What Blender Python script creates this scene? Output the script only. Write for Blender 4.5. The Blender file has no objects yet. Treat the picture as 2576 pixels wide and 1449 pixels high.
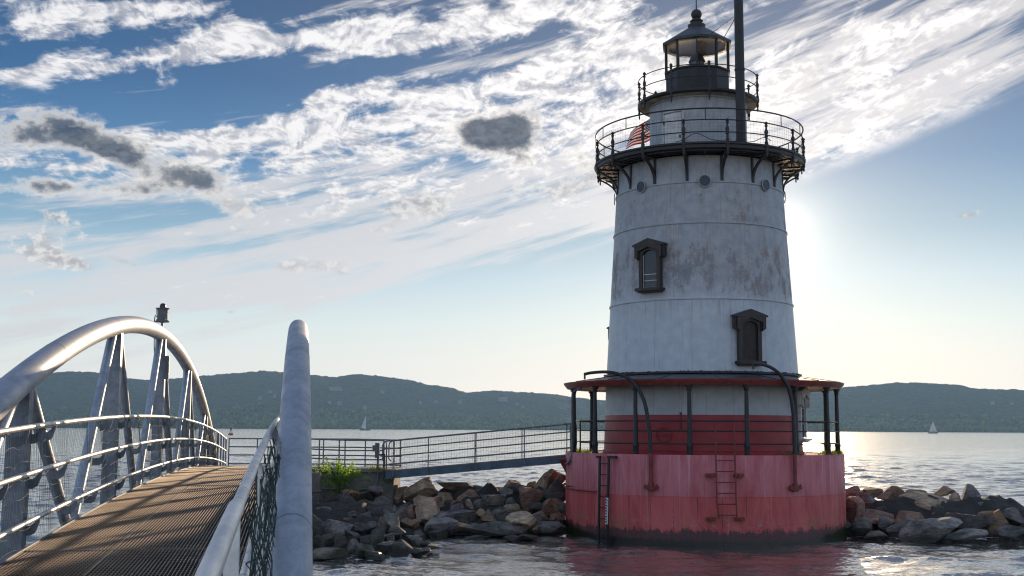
import bpy, math, random
import numpy as np
from mathutils import Matrix, Vector
R = math.radians
rng = np.random.default_rng(7)
random.seed(7)
scene = bpy.context.scene
COL = scene.collection

# ---------------------------------------------------------------- camera
WZ = 3.447                      # eye height above the water
FPX, PITCH, ROLL = 2989.4, 0.1181, 0.0050
cam = bpy.data.cameras.new('camera')
cam.sensor_width = 36.0
cam.lens = 36.0 * FPX / 2576.0
cam.clip_start, cam.clip_end = 0.05, 30000
camo = bpy.data.objects.new('camera', cam)
COL.objects.link(camo)
camo.matrix_world = Matrix.Translation((0, 0, WZ)) @ Matrix.Rotation(math.pi / 2 + PITCH, 4, 'X') @ Matrix.Rotation(ROLL, 4, 'Z')
scene.camera = camo

# ---------------------------------------------------------------- exposure / render
scene.view_settings.view_transform = 'Standard'
scene.view_settings.look = 'None'
scene.view_settings.exposure = 0.42
scene.view_settings.gamma = 1.0
scene.view_settings.use_curve_mapping = False
cy = scene.cycles
cy.max_bounces = 6
cy.diffuse_bounces = 3
cy.glossy_bounces = 3
cy.transparent_max_bounces = 12
cy.volume_bounces = 0
cy.caustics_reflective = False
cy.caustics_refractive = False
cy.sample_clamp_indirect = 4.0
cy.use_denoising = True
cy.filter_width = 1.15

# ---------------------------------------------------------------- sun and sky
SUN_AZ, SUN_EL = 12.85, 9.45    # degrees right of straight ahead (+Y), above the horizon
SUN_STRENGTH = 4.2
SKY = 0.10
sund = bpy.data.lights.new('sun', 'SUN')
sund.energy = SUN_STRENGTH
sund.angle = R(0.53)
sund.color = (1.0, 0.73, 0.45)
suno = bpy.data.objects.new('sun', sund)
COL.objects.link(suno)
SV = Vector((math.sin(R(SUN_AZ)) * math.cos(R(SUN_EL)), math.cos(R(SUN_AZ)) * math.cos(R(SUN_EL)), math.sin(R(SUN_EL))))
suno.rotation_euler = SV.to_track_quat('Z', 'Y').to_euler()
suno.location = (60, 260, 60)


class NT:
    """small helper to write node graphs as expressions"""
    def __init__(self, tree):
        self.t = tree
        self.n = tree.nodes
        self.l = tree.links

    def node(self, kind, **kw):
        n = self.n.new(kind)
        for k, v in kw.items():
            setattr(n, k, v)
        return n

    def put(self, sock, v):
        if isinstance(v, bpy.types.NodeSocket):
            self.l.new(v, sock)
        elif v is not None:
            if isinstance(v, (tuple, list)) and len(v) == 3 and sock.type == 'RGBA':
                v = (*v, 1.0)
            sock.default_value = v

    def m(self, op, a, b=None, c=None, clamp=False):
        n = self.node('ShaderNodeMath', operation=op, use_clamp=clamp)
        for i, v in enumerate((a, b, c)):
            if v is not None:
                self.put(n.inputs[i], v)
        return n.outputs[0]

    def add(self, a, b): return self.m('ADD', a, b)
    def sub(self, a, b): return self.m('SUBTRACT', a, b)
    def mul(self, a, b): return self.m('MULTIPLY', a, b)

    def step(self, v, a, b, lo=0.0, hi=1.0, mode='SMOOTHSTEP'):
        n = self.node('ShaderNodeMapRange', interpolation_type=mode)
        n.clamp = True if mode == 'LINEAR' else n.clamp
        for k, x in zip(('Value', 'From Min', 'From Max', 'To Min', 'To Max'), (v, a, b, lo, hi)):
            self.put(n.inputs[k], x)
        return n.outputs[0]

    def mix(self, f, a, b, mode='MIX'):
        n = self.node('ShaderNodeMix', data_type='RGBA', blend_type=mode)
        n.clamp_factor = True
        self.put(n.inputs[0], f)
        self.put(n.inputs[6], a)
        self.put(n.inputs[7], b)
        return n.outputs[2]

    def xyz(self, v):
        n = self.node('ShaderNodeSeparateXYZ')
        self.l.new(v, n.inputs[0])
        return n.outputs

    def comb(self, x, y, z):
        n = self.node('ShaderNodeCombineXYZ')
        for i, v in enumerate((x, y, z)):
            self.put(n.inputs[i], v)
        return n.outputs[0]

    def noise(self, v, scale, detail=4.0, rough=0.55, dist=0.0, lac=2.0, col=False):
        n = self.node('ShaderNodeTexNoise')
        if v is not None:
            self.l.new(v, n.inputs['Vector'])
        n.inputs['Scale'].default_value = scale
        n.inputs['Detail'].default_value = detail
        n.inputs['Roughness'].default_value = rough
        n.inputs['Distortion'].default_value = dist
        n.inputs['Lacunarity'].default_value = lac
        return n.outputs[1 if col else 0]

    def voro(self, v, scale, feature='F1'):
        n = self.node('ShaderNodeTexVoronoi', feature=feature)
        self.l.new(v, n.inputs['Vector'])
        n.inputs['Scale'].default_value = scale
        return n.outputs[0]

    def vm(self, op, a, b=None, s=None):
        n = self.node('ShaderNodeVectorMath', operation=op)
        self.put(n.inputs[0], a)
        if b is not None:
            self.put(n.inputs[1], b)
        if s is not None:
            self.put(n.inputs['Scale'], s)
        return n.outputs['Value'] if op in ('DOT_PRODUCT', 'LENGTH') else n.outputs[0]


def ray(x, y):
    """direction in the world of a point of the photograph (2576 px wide)"""
    c, s = math.cos(ROLL), math.sin(ROLL)
    dx, dy = x - 1288, y - 724.5
    u, w = c * dx + s * dy, -s * dx + c * dy
    a, b = -w / FPX, 1.0
    return np.array([u / FPX, b * math.cos(PITCH) - a * math.sin(PITCH), b * math.sin(PITCH) + a * math.cos(PITCH)])


def at(x, y, depth):
    """point of the photograph's view direction at a distance ahead of the eye"""
    v = ray(x, y)
    v = v / v[1] * depth
    return np.array([v[0], v[1], v[2] + WZ])


def azel(x, y):
    v = ray(x, y)
    return math.degrees(math.atan2(v[0], v[1])), math.degrees(math.atan2(v[2], math.hypot(v[0], v[1])))


def build_world():
    w = bpy.data.worlds.new('World')
    scene.world = w
    w.use_nodes = True
    w.cycles.sampling_method = 'MANUAL'
    w.cycles.sample_map_resolution = 512
    w.node_tree.nodes.clear()
    g = NT(w.node_tree)
    out = g.node('ShaderNodeOutputWorld')
    bg = g.node('ShaderNodeBackground')
    bg.inputs['Strength'].default_value = SKY
    g.l.new(bg.outputs[0], out.inputs['Surface'])
    sky = g.node('ShaderNodeTexSky', sky_type='NISHITA')
    sky.sun_disc = False
    sky.sun_elevation = R(SUN_EL)
    sky.sun_rotation = R(SUN_AZ)
    sky.altitude = 10
    sky.air_density = 1.0
    sky.dust_density = 0.6
    sky.ozone_density = 1.6
    tc = g.node('ShaderNodeTexCoord')
    d = g.vm('NORMALIZE', tc.outputs['Generated'])
    X, Y, Z = g.xyz(d)
    K = 1.0 / SKY
    el = g.mul(g.m('ARCSINE', Z), 57.2958)
    az = g.mul(g.m('ARCTAN2', X, Y), 57.2958)

    # --- clear air, deepened as in the photograph
    base = sky.outputs[0]
    hsv = g.node('ShaderNodeHueSaturation')
    hsv.inputs['Saturation'].default_value = SKY_SAT
    hsv.inputs['Value'].default_value = SKY_VAL
    g.l.new(base, hsv.inputs['Color'])
    # how far round from the sun
    cs = g.vm('DOT_PRODUCT', d, tuple(SV))
    ang = g.mul(g.m('ARCCOSINE', g.m('MINIMUM', cs, 1.0)), 57.2958)
    # measured clear-sky colours by elevation, left side and sunward side
    def ramp(stops, fac):
        r = g.node('ShaderNodeValToRGB')
        r.color_ramp.interpolation = 'LINEAR'
        els = r.color_ramp.elements
        while len(els) < len(stops):
            els.new(0.5)
        for e, (p, c) in zip(els, stops):
            e.position = p
            e.color = (*[k * 0.1 / 0.1 for k in c], 1)
        g.l.new(fac, r.inputs[0])
        return r.outputs[0]
    fe = g.step(el, 0.0, 30.0, mode='LINEAR')
    air = ramp(AIR, fe)
    air = g.vm('SCALE', air, s=K)
    clear = g.mix(AIR_MIX, hsv.outputs[0], air)
    # aureole
    def gl(amp, wid):
        return g.mul(g.m('EXPONENT', g.mul(g.m('DIVIDE', ang, wid), -1.0)), amp * K)
    glow = g.add(gl(GLOW[0], 1.3), g.add(gl(GLOW[1], 6.5), gl(GLOW[2], 22.0)))
    glowc = g.vm('SCALE', g.comb(1.0, 0.83, 0.62), s=glow)
    clear = g.vm('ADD', clear, glowc)
    peach = g.mul(g.mul(g.m('EXPONENT', g.mul(g.m('MAXIMUM', el, 0.0), -0.28)), g.m('EXPONENT', g.mul(ang, -1.0 / 26.0))), 0.24 * K)
    clear = g.vm('ADD', clear, g.vm('SCALE', g.comb(1.0, 0.64, 0.38), s=peach))

    # --- cloud sheet: the lower edge of the sheet rises to the right and the banks run along it
    edge = g.m('MULTIPLY_ADD', az, EDGE[1], EDGE[0])
    edge = g.m('MULTIPLY_ADD', g.mul(az, az), EDGE[2], edge)
    lift = g.sub(el, edge)
    k = g.m('DIVIDE', 1.0, g.add(g.m('MAXIMUM', Z, 0.0), 0.10))
    px, py = g.mul(X, k), g.mul(Y, k)
    q = g.comb(g.mul(az, 0.075), g.mul(lift, 0.20), 0.37)
    wv = g.noise(q, 1.6, 3.0, 0.5, col=True)
    wob = g.vm('SUBTRACT', wv, (0.5, 0.5, 0.5))
    q2 = g.vm('ADD', q, g.vm('SCALE', wob, s=0.30))
    n1 = g.noise(q2, 2.6, 10.0, 0.62)
    iso = g.vm('ADD', g.comb(px, g.mul(py, 0.55), 0.9), g.vm('SCALE', wob, s=0.16))
    n2 = g.noise(iso, 14.0, 7.0, 0.60, 0.2)
    sh = (SV.x * 0.020, SV.y * 0.014, 0.004)
    n2b = g.noise(g.vm('ADD', iso, sh), 14.0, 5.0, 0.60, 0.2)
    q3 = g.comb(g.mul(az, 0.030), g.mul(lift, 0.26), 2.2)
    n3 = g.noise(g.vm('ADD', q3, g.vm('SCALE', wob, s=0.12)), 4.6, 8.0, 0.60)

    def blob(x, y, rx, ry, rot, wgt):
        """soft elliptical bank of cloud at a place in the sky"""
        A, E = azel(x, y)
        sc = math.degrees(1 / FPX)
        c, s = math.cos(R(rot)), math.sin(R(rot))
        dx, dy = g.sub(az, A), g.sub(el, E)
        u = g.m('MULTIPLY_ADD', dx, c / (rx * sc), g.mul(dy, s / (rx * sc)))
        v = g.m('MULTIPLY_ADD', dy, c / (ry * sc), g.mul(dx, -s / (ry * sc)))
        r2 = g.m('MULTIPLY_ADD', u, u, g.mul(v, v))
        return g.mul(g.m('EXPONENT', g.mul(r2, -1.0)), wgt)

    def total(lst):
        acc = None
        for b in lst:
            v = blob(*b)
            acc = v if acc is None else g.add(acc, v)
        return acc
    cov = total(LUMPY)
    front = g.step(g.add(Y, 0.0), 0.55, 0.85)
    over = g.step(lift, -0.5, 1.0)
    over = g.m('MULTIPLY_ADD', g.sub(1.0, front), g.step(el, 1.0, 9.0), g.mul(over, front))
    far = g.mul(g.sub(1.0, front), 0.56)  # extra unseen cloud cover behind the eye, added for fill light
    dens = g.add(g.add(g.add(g.sub(cov, 0.30), g.mul(g.sub(n3, 0.5), g.mul(front, 1.3))), far), g.add(g.mul(g.sub(n1, 0.5), 3.3), g.mul(g.sub(n2, 0.5), 2.5)))
    dens = g.mul(g.step(dens, 0.05, 0.85), over)
    # streaky veil
    veil = g.add(total(VEIL), g.mul(g.sub(n3, 0.5), 4.6))
    veil = g.mul(g.step(veil, 0.0, 0.95), over)
    lit = g.step(g.sub(n2, n2b), -0.13, 0.08)
    shade = g.mix(lit, CL_SHADE, CL_LIT)
    warm = g.m('EXPONENT', g.mul(ang, -1.0 / 11.0))
    shade = g.vm('ADD', shade, g.vm('SCALE', g.comb(1.0, 0.86, 0.70), s=g.mul(warm, 0.55)))
    shade = g.mix(g.mul(g.step(el, 16.0, 5.0), 0.5), shade, CL_LOW)
    shade = g.mix(g.mul(g.sub(1.0, front), 1.0), shade, BACK_FILL)
    shade = g.vm('SCALE', shade, s=K)
    veilc = g.vm('ADD', VEIL_C, g.vm('SCALE', g.comb(1.0, 0.86, 0.70), s=g.mul(warm, 0.45)))
    veilc = g.vm('SCALE', veilc, s=K)
    c = g.mix(g.mul(veil, 0.78), clear, veilc)
    c = g.mix(g.mul(dens, 0.97), c, shade)
    # small low cumulus: dark bodies with bright torn edges
    qc = g.comb(g.mul(az, 0.9), g.mul(el, 1.25), 3.3)
    wc = g.noise(qc, 0.55, 6.0, 0.6)
    wc2 = g.noise(qc, 2.2, 5.0, 0.6)
    wsum = g.add(g.mul(g.sub(wc, 0.5), 1.7), g.mul(g.sub(wc2, 0.5), 0.8))
    dt = total(DARK)
    dk = g.add(dt, g.mul(wsum, g.m('MINIMUM', 1.0, g.mul(dt, 3.0))))
    rim = g.step(dk, 0.20, 0.85)
    core = g.step(dk, 0.45, 1.25)
    rimc = g.vm('ADD', RIM_C, g.vm('SCALE', g.comb(1.0, 0.86, 0.70), s=g.mul(warm, 0.5)))
    body = g.mix(core, g.vm('SCALE', rimc, s=K), g.vm('SCALE', g.mix(g.step(wc2, .40, .60), DARK_C, (.085, .10, .13)), s=K))
    c = g.mix(g.mul(g.mul(rim, front), 0.92), c, body)
    pt = total(PUFF)
    puff = g.add(pt, g.mul(wsum, g.m('MINIMUM', 1.0, g.mul(pt, 3.0))))
    pc = g.mix(g.step(wc2, 0.40, 0.62), PUFF_SH, RIM_C)
    c = g.mix(g.mul(g.mul(g.step(puff, 0.35, 0.75), front), 0.85), c, g.vm('SCALE', pc, s=K))
    g.l.new(c, bg.inputs['Color'])


SKY_SAT, SKY_VAL = 1.25, 0.8
AIR_MIX = 0.95
AIR = [(0.0, (.76, .69, .62)), (.07, (.68, .665, .625)), (.17, (.50, .59, .61)), (.24, (.35, .48, .57)), (.31, (.18, .32, .44)), (.42, (.042, .160, .33)), (.54, (.006, .082, .22)), (.70, (.002, .048, .145)), (1.0, (.002, .042, .13))]
GLOW = (0.75, 0.20, 0.11)
EDGE = (7.4, 0.28, 0.002)
CL_SHADE, CL_LIT, CL_LOW = (.30, .315, .37), (.69, .68, .69), (.58, .56, .54)
BACK_FILL = (.74, .92, 1.22)  # unseen clouds behind the eye, brightened to fill the lighthouse front
VEIL_C, RIM_C, DARK_C, PUFF_SH = (.53, .515, .525), (.62, .60, .58), (.042, .054, .082), (.34, .33, .34)
LUMPY = [
    # x, y, rx, ry, tilt, weight  (bank of cloud by where it stands in the sky)
    (60, 60, 150, 60, 20, .75), (300, 45, 140, 50, 10, .85), (480, 20, 120, 36, 10, .65), (180, 110, 90, 30, 20, .5), (420, 215, 60, 14, 8, .8), (1380, 150, 120, 40, 15, .5), (1800, 120, 160, 60, 14, .5),
    (30, 205, 150, 34, 10, .85), (300, 155, 240, 36, 12, .85), (560, 95, 160, 50, 20, .75),
    (800, 90, 330, 55, 6, .95), (1150, 60, 330, 60, 10, .90), (1450, 40, 260, 50, 8, .75),
    (1000, 190, 210, 40, 14, .75), (1130, 235, 300, 55, 14, .75), (850, 255, 170, 26, 14, .65), (1400, 225, 220, 50, 8, .60),
    (620, 335, 330, 32, 8, .85), (350, 345, 260, 40, 0, .70), (100, 430, 260, 55, 5, .55), (420, 440, 300, 55, 5, .45),
    (760, 390, 280, 45, 10, .60), (1000, 330, 280, 45, 10, .65), (1250, 390, 320, 90, 10, .75), (1500, 300, 220, 60, 12, .70),
    (1520, 140, 200, 60, 12, .65), (2150, 120, 330, 50, 16, .60), (2350, 60, 330, 60, 16, .50), (2050, 250, 300, 60, 15, .65), (2350, 200, 350, 50, 12, .60),
    (2300, 330, 380, 42, 10, .70), (2150, 420, 260, 36, 18, .65), (1700, 260, 220, 140, 12, .35), (1700, 60, 200, 60, 12, .40),
    (700, 490, 260, 36, 8, .45), (980, 470, 220, 36, 10, .5), (1700, 420, 240, 60, 14, .4),
    (560, 225, 420, 36, 12, -1.1), (250, 285, 330, 26, 4, -1.1), (950, 175, 260, 16, 8, -.7), (150, 115, 260, 26, 16, -.6), (1330, 130, 170, 26, 20, -.4),
    (640, 20, 120, 36, 15, -.4), (300, 500, 200, 50, 5, -.25), (2000, 60, 220, 24, 14, -.35), (2100, 190, 260, 18, 14, -.35),
]
VEIL = [
    (500, 560, 700, 80, 5, .50), (1150, 480, 500, 110, 10, .60), (1200, 600, 460, 60, 12, .55), (200, 690, 600, 70, 4, .52), (900, 660, 400, 40, 10, .50), (250, 780, 500, 60, 3, .52), (600, 740, 350, 40, 6, .35),
    (2000, 300, 500, 170, 14, .60), (2100, 470, 260, 40, 20, .6), (2350, 250, 400, 100, 14, .4), (1700, 500, 300, 90, 12, .5),
    (2300, 60, 500, 90, 14, .55), (2450, 200, 300, 120, 14, .4), (500, 230, 500, 60, 12, -.6), (250, 100, 350, 90, 16, -.6), (700, 300, 400, 60, 8, -.1), (1900, 80, 500, 80, 12, .2), (300, 500, 300, 40, 4, -.2),
]
DARK = [
    (200, 325, 130, 38, -8, 1.05), (60, 345, 110, 34, 0, .95), (250, 375, 70, 22, -20, .8), (330, 395, 55, 30, -35, .85),
    (485, 440, 95, 38, -10, 1.15), (350, 475, 110, 24, 6, .85), (1195, 335, 60, 40, 4, 1.2), (1290, 318, 62, 52, 10, 1.35), (1245, 345, 80, 38, 0, .7), (1310, 410, 34, 34, -40, .75),
    (1470, 410, 65, 30, -30, .72), (1340, 480, 70, 26, 5, .66), (80, 470, 100, 24, 5, .75), (600, 525, 70, 24, -10, .68), (160, 470, 60, 20, 0, .6),
]
PUFF = [
    (1000, 525, 50, 50, -50, .70), (1090, 530, 60, 45, -30, .75), (960, 575, 40, 18, 10, .55), (1400, 480, 90, 30, 10, .65), (1500, 440, 60, 40, 20, .55),
    (620, 525, 80, 28, -12, .62), (150, 545, 50, 20, -10, .55), (100, 640, 80, 32, -18, .75), (200, 665, 60, 18, -12, .6), (300, 655, 60, 12, -14, .6), (150, 595, 90, 26, 0, .5),
    (790, 665, 110, 24, 4, .62), (870, 690, 40, 12, 0, .45), (620, 712, 50, 12, 4, .5), (580, 785, 22, 7, 5, .62), (500, 778, 50, 10, 8, .5),
    (2431, 542, 38, 14, 8, .70), (2300, 570, 22, 6, 0, .5), (1720, 130, 40, 20, 0, .0), (60, 735, 60, 10, -4, .45), (1500, 140, 90, 34, 8, .45), (1755, 135, 60, 26, 8, .7),
]
build_world()


# ---------------------------------------------------------------- helpers
def tag(o, label=None, cat=None, group=None, kind=None):
    for k, v in (('label', label), ('category', cat), ('group', group), ('kind', kind)):
        if v:
            o[k] = v
    return o


def empty(name, loc, rz=0.0):
    o = bpy.data.objects.new(name, None)
    o.location = loc
    o.rotation_euler = (0, 0, rz)
    o.empty_display_size = 0.2
    COL.objects.link(o)
    return o


def frames(P, closed=False):
    """tangents and a twist-free frame along a path"""
    P = np.asarray(P, float)
    n = len(P)
    if closed:
        T = np.roll(P, -1, 0) - np.roll(P, 1, 0)
    else:
        T = np.empty_like(P)
        T[1:-1] = P[2:] - P[:-2]
        T[0], T[-1] = P[1] - P[0], P[-1] - P[-2]
    T /= np.linalg.norm(T, axis=1)[:, None] + 1e-12
    up = np.array([0, 0, 1.0]) if abs(T[0][2]) < 0.9 else np.array([0, 1.0, 0])
    A = np.empty_like(T)
    a = up - T[0] * (up @ T[0])
    a /= np.linalg.norm(a)
    for i in range(n):
        a = a - T[i] * (a @ T[i])
        a /= np.linalg.norm(a) + 1e-12
        A[i] = a
    return T, A, np.cross(T, A)


class MB:
    """collects shapes into one mesh"""
    def __init__(self):
        self.v, self.f, self.n = [], [], 0

    def raw(self, V, F):
        V = np.asarray(V, float)
        self.v.append(V)
        self.f += [tuple(int(i) + self.n for i in f) for f in F]
        self.n += len(V)
        return self

    def box(self, c, size, axes=None):
        h = np.asarray(size, float) / 2
        S = np.array([[x, y, z] for x in (-1, 1) for y in (-1, 1) for z in (-1, 1)], float) * h
        if axes is not None:
            S = S @ np.asarray(axes, float)
        return self.raw(S + np.asarray(c, float), [(0, 1, 3, 2), (4, 6, 7, 5), (0, 4, 5, 1), (2, 3, 7, 6), (0, 2, 6, 4), (1, 5, 7, 3)])

    def bar(self, a, b, w, h, up=(0, 0, 1)):
        """rectangular bar from a to b"""
        a, b = np.asarray(a, float), np.asarray(b, float)
        t = b - a
        L = np.linalg.norm(t)
        t /= L
        up = np.asarray(up, float)
        u = up - t * (up @ t)
        u /= np.linalg.norm(u)
        return self.box((a + b) / 2, (L, w, h), [t, np.cross(u, t), u])

    def tube(self, P, r, seg=12, closed=False, caps=True):
        P = np.asarray(P, float)
        T, A, B = frames(P, closed)
        n = len(P)
        r = np.broadcast_to(np.asarray(r, float), (n,))
        th = np.linspace(0, 2 * np.pi, seg, endpoint=False)
        V = P[:, None] + r[:, None, None] * (np.cos(th)[None, :, None] * A[:, None] + np.sin(th)[None, :, None] * B[:, None])
        F = []
        for i in range(n if closed else n - 1):
            j = (i + 1) % n
            for k in range(seg):
                l = (k + 1) % seg
                F.append((i * seg + k, j * seg + k, j * seg + l, i * seg + l))
        if caps and not closed:
            F.append(tuple(range(seg - 1, -1, -1))[::-1][::-1])
            F.append(tuple((n - 1) * seg + k for k in range(seg)))
        return self.raw(V.reshape(-1, 3), F)

    def strip(self, P, w, h, up=(0, 0, 1)):
        """flat bar swept along a path; w across, h along up"""
        P = np.asarray(P, float)
        n = len(P)
        T = np.gradient(P, axis=0)
        T /= np.linalg.norm(T, axis=1)[:, None] + 1e-12
        U = np.asarray(up, float)[None] - T * (T @ np.asarray(up, float))[:, None]
        U /= np.linalg.norm(U, axis=1)[:, None] + 1e-12
        S = np.cross(U, T)
        V = np.stack([P + S * a * w / 2 + U * b * h / 2 for a, b in ((-1, -1), (1, -1), (1, 1), (-1, 1))], 1)
        F = [(i * 4 + k, (i + 1) * 4 + k, (i + 1) * 4 + (k + 1) % 4, i * 4 + (k + 1) % 4) for i in range(n - 1) for k in range(4)]
        F += [(3, 2, 1, 0), tuple((n - 1) * 4 + k for k in range(4))]
        return self.raw(V.reshape(-1, 3), F)

    def lathe(self, prof, seg=48, c=(0, 0, 0), a0=0.0, a1=None):
        prof = np.asarray(prof, float)
        full = a1 is None
        th = np.linspace(0, 2 * np.pi, seg, endpoint=False) if full else np.linspace(a0, a1, seg + 1)
        m = len(th)
        V = np.stack([prof[:, 0, None] * np.sin(th), -prof[:, 0, None] * np.cos(th), np.repeat(prof[:, 1, None], m, 1)], -1)
        F = []
        for i in range(len(prof) - 1):
            for k in range(m if full else m - 1):
                l = (k + 1) % m
                F.append((i * m + k, i * m + l, (i + 1) * m + l, (i + 1) * m + k))
        return self.raw(V.reshape(-1, 3) + np.asarray(c, float), F)

    def prism(self, poly, ex, o, X, Y):
        """flat outline (in axes X, Y from o) given the thickness vector ex"""
        poly = np.asarray(poly, float)
        o, X, Y, ex = (np.asarray(k, float) for k in (o, X, Y, ex))
        A = o + poly[:, :1] * X + poly[:, 1:] * Y
        n = len(A)
        F = [tuple(range(n))[::-1], tuple(range(n, 2 * n))] + [(i, (i + 1) % n, n + (i + 1) % n, n + i) for i in range(n)]
        return self.raw(np.vstack([A, A + ex]), F)

    def build(self, name, mat, parent=None, sharp=38, loc=None):
        me = bpy.data.meshes.new(name)
        V = np.vstack(self.v) if self.v else np.zeros((0, 3))
        me.from_pydata(V.tolist(), [], self.f)
        me.materials.append(mat)
        me.update()
        if sharp:
            me.shade_smooth()
            me.set_sharp_from_angle(angle=R(sharp))
        o = bpy.data.objects.new(name, me)
        if parent is not None:
            o.parent = parent
        if loc is not None:
            o.location = loc
        COL.objects.link(o)
        return o


def new_mat(name):
    m = bpy.data.materials.new(name)
    m.use_nodes = True
    m.node_tree.nodes.clear()
    g = NT(m.node_tree)
    out = g.node('ShaderNodeOutputMaterial')
    p = g.node('ShaderNodeBsdfPrincipled')
    g.l.new(p.outputs[0], out.inputs['Surface'])
    return m, g, p, out


def simple(name, col, rough=0.6, metal=0.0, var=0.25, scale=6.0, bump=0.0, bscale=40.0, dark=None):
    m, g, p, out = new_mat(name)
    tc = g.node('ShaderNodeTexCoord').outputs['Object']
    n = g.noise(tc, scale, 6.0, 0.6)
    n2 = g.noise(tc, scale * 7, 4.0, 0.6)
    f = g.step(g.add(g.mul(n, 0.7), g.mul(n2, 0.3)), 0.32, 0.68)
    d = dark or tuple(c * (1 - var) for c in col)
    g.put(p.inputs['Base Color'], g.mix(f, d, tuple(min(1, c * (1 + var * 0.5)) for c in col)))
    g.put(p.inputs['Roughness'], g.step(n2, 0.3, 0.7, rough * 0.85, min(1, rough * 1.15)))
    p.inputs['Metallic'].default_value = metal
    if bump:
        b = g.node('ShaderNodeBump')
        b.inputs['Strength'].default_value = bump
        b.inputs['Distance'].default_value = 0.02
        g.l.new(g.noise(tc, bscale, 5.0, 0.6), b.inputs['Height'])
        g.l.new(b.outputs[0], p.inputs['Normal'])
    return m


M = {}
M['black_iron'] = simple('black_iron', (.018, .017, .018), 0.48, 0, .4, 5, .25, 60)
M['brown_iron'] = simple('brown_iron', (.030, .022, .020), 0.5, 0, .4, 5, .2, 50)
M['net'] = simple('net', (.10, .12, .10), 0.8, 0, .3)
M['dark_net'] = simple('dark_net', (.03, .06, .058), 0.7, 0, .4)
M['tie'] = simple('tie', (.08, .06, .05), 0.7)
M['red_iron'] = simple('red_iron', (.24, .035, .032), 0.55, 0, .5, 4, .3, 40, dark=(.10, .03, .022))
M['white_trim'] = simple('white_trim', (.68, .67, .64), 0.55, 0, .25, 4, .2, 30)
M['slate'] = simple('slate', (.045, .050, .060), 0.45, 0, .4, 3, .2, 30)
M['soffit'] = simple('soffit', (.60, .55, .47), 0.7, 0, .45, 3, .3, 25, dark=(.30, .22, .15))
M['fascia'] = simple('fascia', (.26, .045, .035), 0.5, 0, .45, 4, .25, 30, dark=(.14, .03, .025))
M['board_white'] = simple('board_white', (.75, .75, .72), 0.5, 0, .1)
M['mark_black'] = simple('mark_black', (.02, .02, .02), 0.6, 0, .1)
M['bronze'] = simple('bronze', (.05, .035, .02), 0.35, .5, .3)
M['dark_board'] = simple('dark_board', (.030, .024, .023), 0.65, 0, .4, 8, .3, 30)
M['sail'] = simple('sail', (.78, .75, .70), 0.8, 0, .1, 1)
M['hull_blue'] = simple('hull_blue', (.10, .13, .18), 0.4, 0, .1, 1)
M['hull_white'] = simple('hull_white', (.7, .7, .7), 0.4, 0, .1, 1)
M['buoy_red'] = simple('buoy_red', (.28, .035, .03), 0.5, 0, .3, 2)
M['lamp_glass'] = simple('lamp_glass', (.035, .020, .012), 0.25, 0, .3)
M['house_wall'] = simple('house_wall', (.22, .225, .23), 0.8, 0, .2, .2)
M['concrete'] = simple('concrete', (.22, .20, .175), 0.9, 0, .45, 1.6, .6, 14, dark=(.10, .095, .085))
M['wood'] = simple('wood', (.13, .095, .07), 0.85, 0, .5, 5, .6, 25)
M['box_grey'] = simple('box_grey', (.16, .17, .18), 0.55, .2, .3, 8, .2, 30)
M['gangway_steel'] = simple('gangway_steel', (.17, .19, .21), 0.45, .55, .35, 4, .2, 50)
M['beam_blue'] = simple('beam_blue', (.10, .14, .18), 0.55, .3, .35, 2, .2, 30)


def galvanised(name, lo, hi, rough, metal=0.75):
    m, g, p, out = new_mat(name)
    tc = g.node('ShaderNodeTexCoord').outputs['Object']
    big = g.noise(tc, 1.6, 6.0, 0.62, 0.6)
    w = g.noise(g.vm('MULTIPLY', tc, (5, 1.3, 5)), 2.2, 6.0, 0.65, 0.8)
    sp = g.noise(tc, 70.0, 3.0, 0.6)
    f = g.step(g.add(g.add(g.mul(big, 0.5), g.mul(w, 0.38)), g.mul(sp, 0.12)), 0.31, 0.69)
    c = g.mix(f, lo, hi)
    st = g.step(g.noise(g.vm('MULTIPLY', tc, (9, 9, 2)), 2.0, 5.0, 0.7), 0.62, 0.74)
    c = g.mix(g.mul(st, 0.45), c, tuple(k * 0.5 for k in lo))
    g.put(p.inputs['Base Color'], c)
    p.inputs['Metallic'].default_value = metal
    g.put(p.inputs['Roughness'], g.step(f, 0.0, 1.0, rough * 1.15, rough * 0.85))
    b = g.node('ShaderNodeBump')
    b.inputs['Strength'].default_value = 0.12
    b.inputs['Distance'].default_value = 0.01
    g.l.new(g.noise(tc, 35.0, 5.0, 0.6), b.inputs['Height'])
    g.l.new(b.outputs[0], p.inputs['Normal'])
    return m


M['galv'] = galvanised('galvanised_steel', (.27, .30, .35), (.46, .49, .54), 0.52)
M['galv_rail'] = galvanised('galvanised_rail', (.42, .43, .44), (.68, .69, .70), 0.40)
M['galv_plate'] = galvanised('galvanised_plate', (.15, .17, .20), (.30, .325, .37), 0.50)
M['cross_rod'] = simple('cross_rod', (.10, .075, .06), .7, 0, .4)
M['grating'] = simple('grating', (.265, .21, .175), 0.45, .6, .4, 1.2, 0, dark=(.12, .085, .07))


# ---------------------------------------------------------------- water
SHEEN = 0.60
SLOPE = (0.08, 0.44, 0.46)
WAVE = 0.0031


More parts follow.
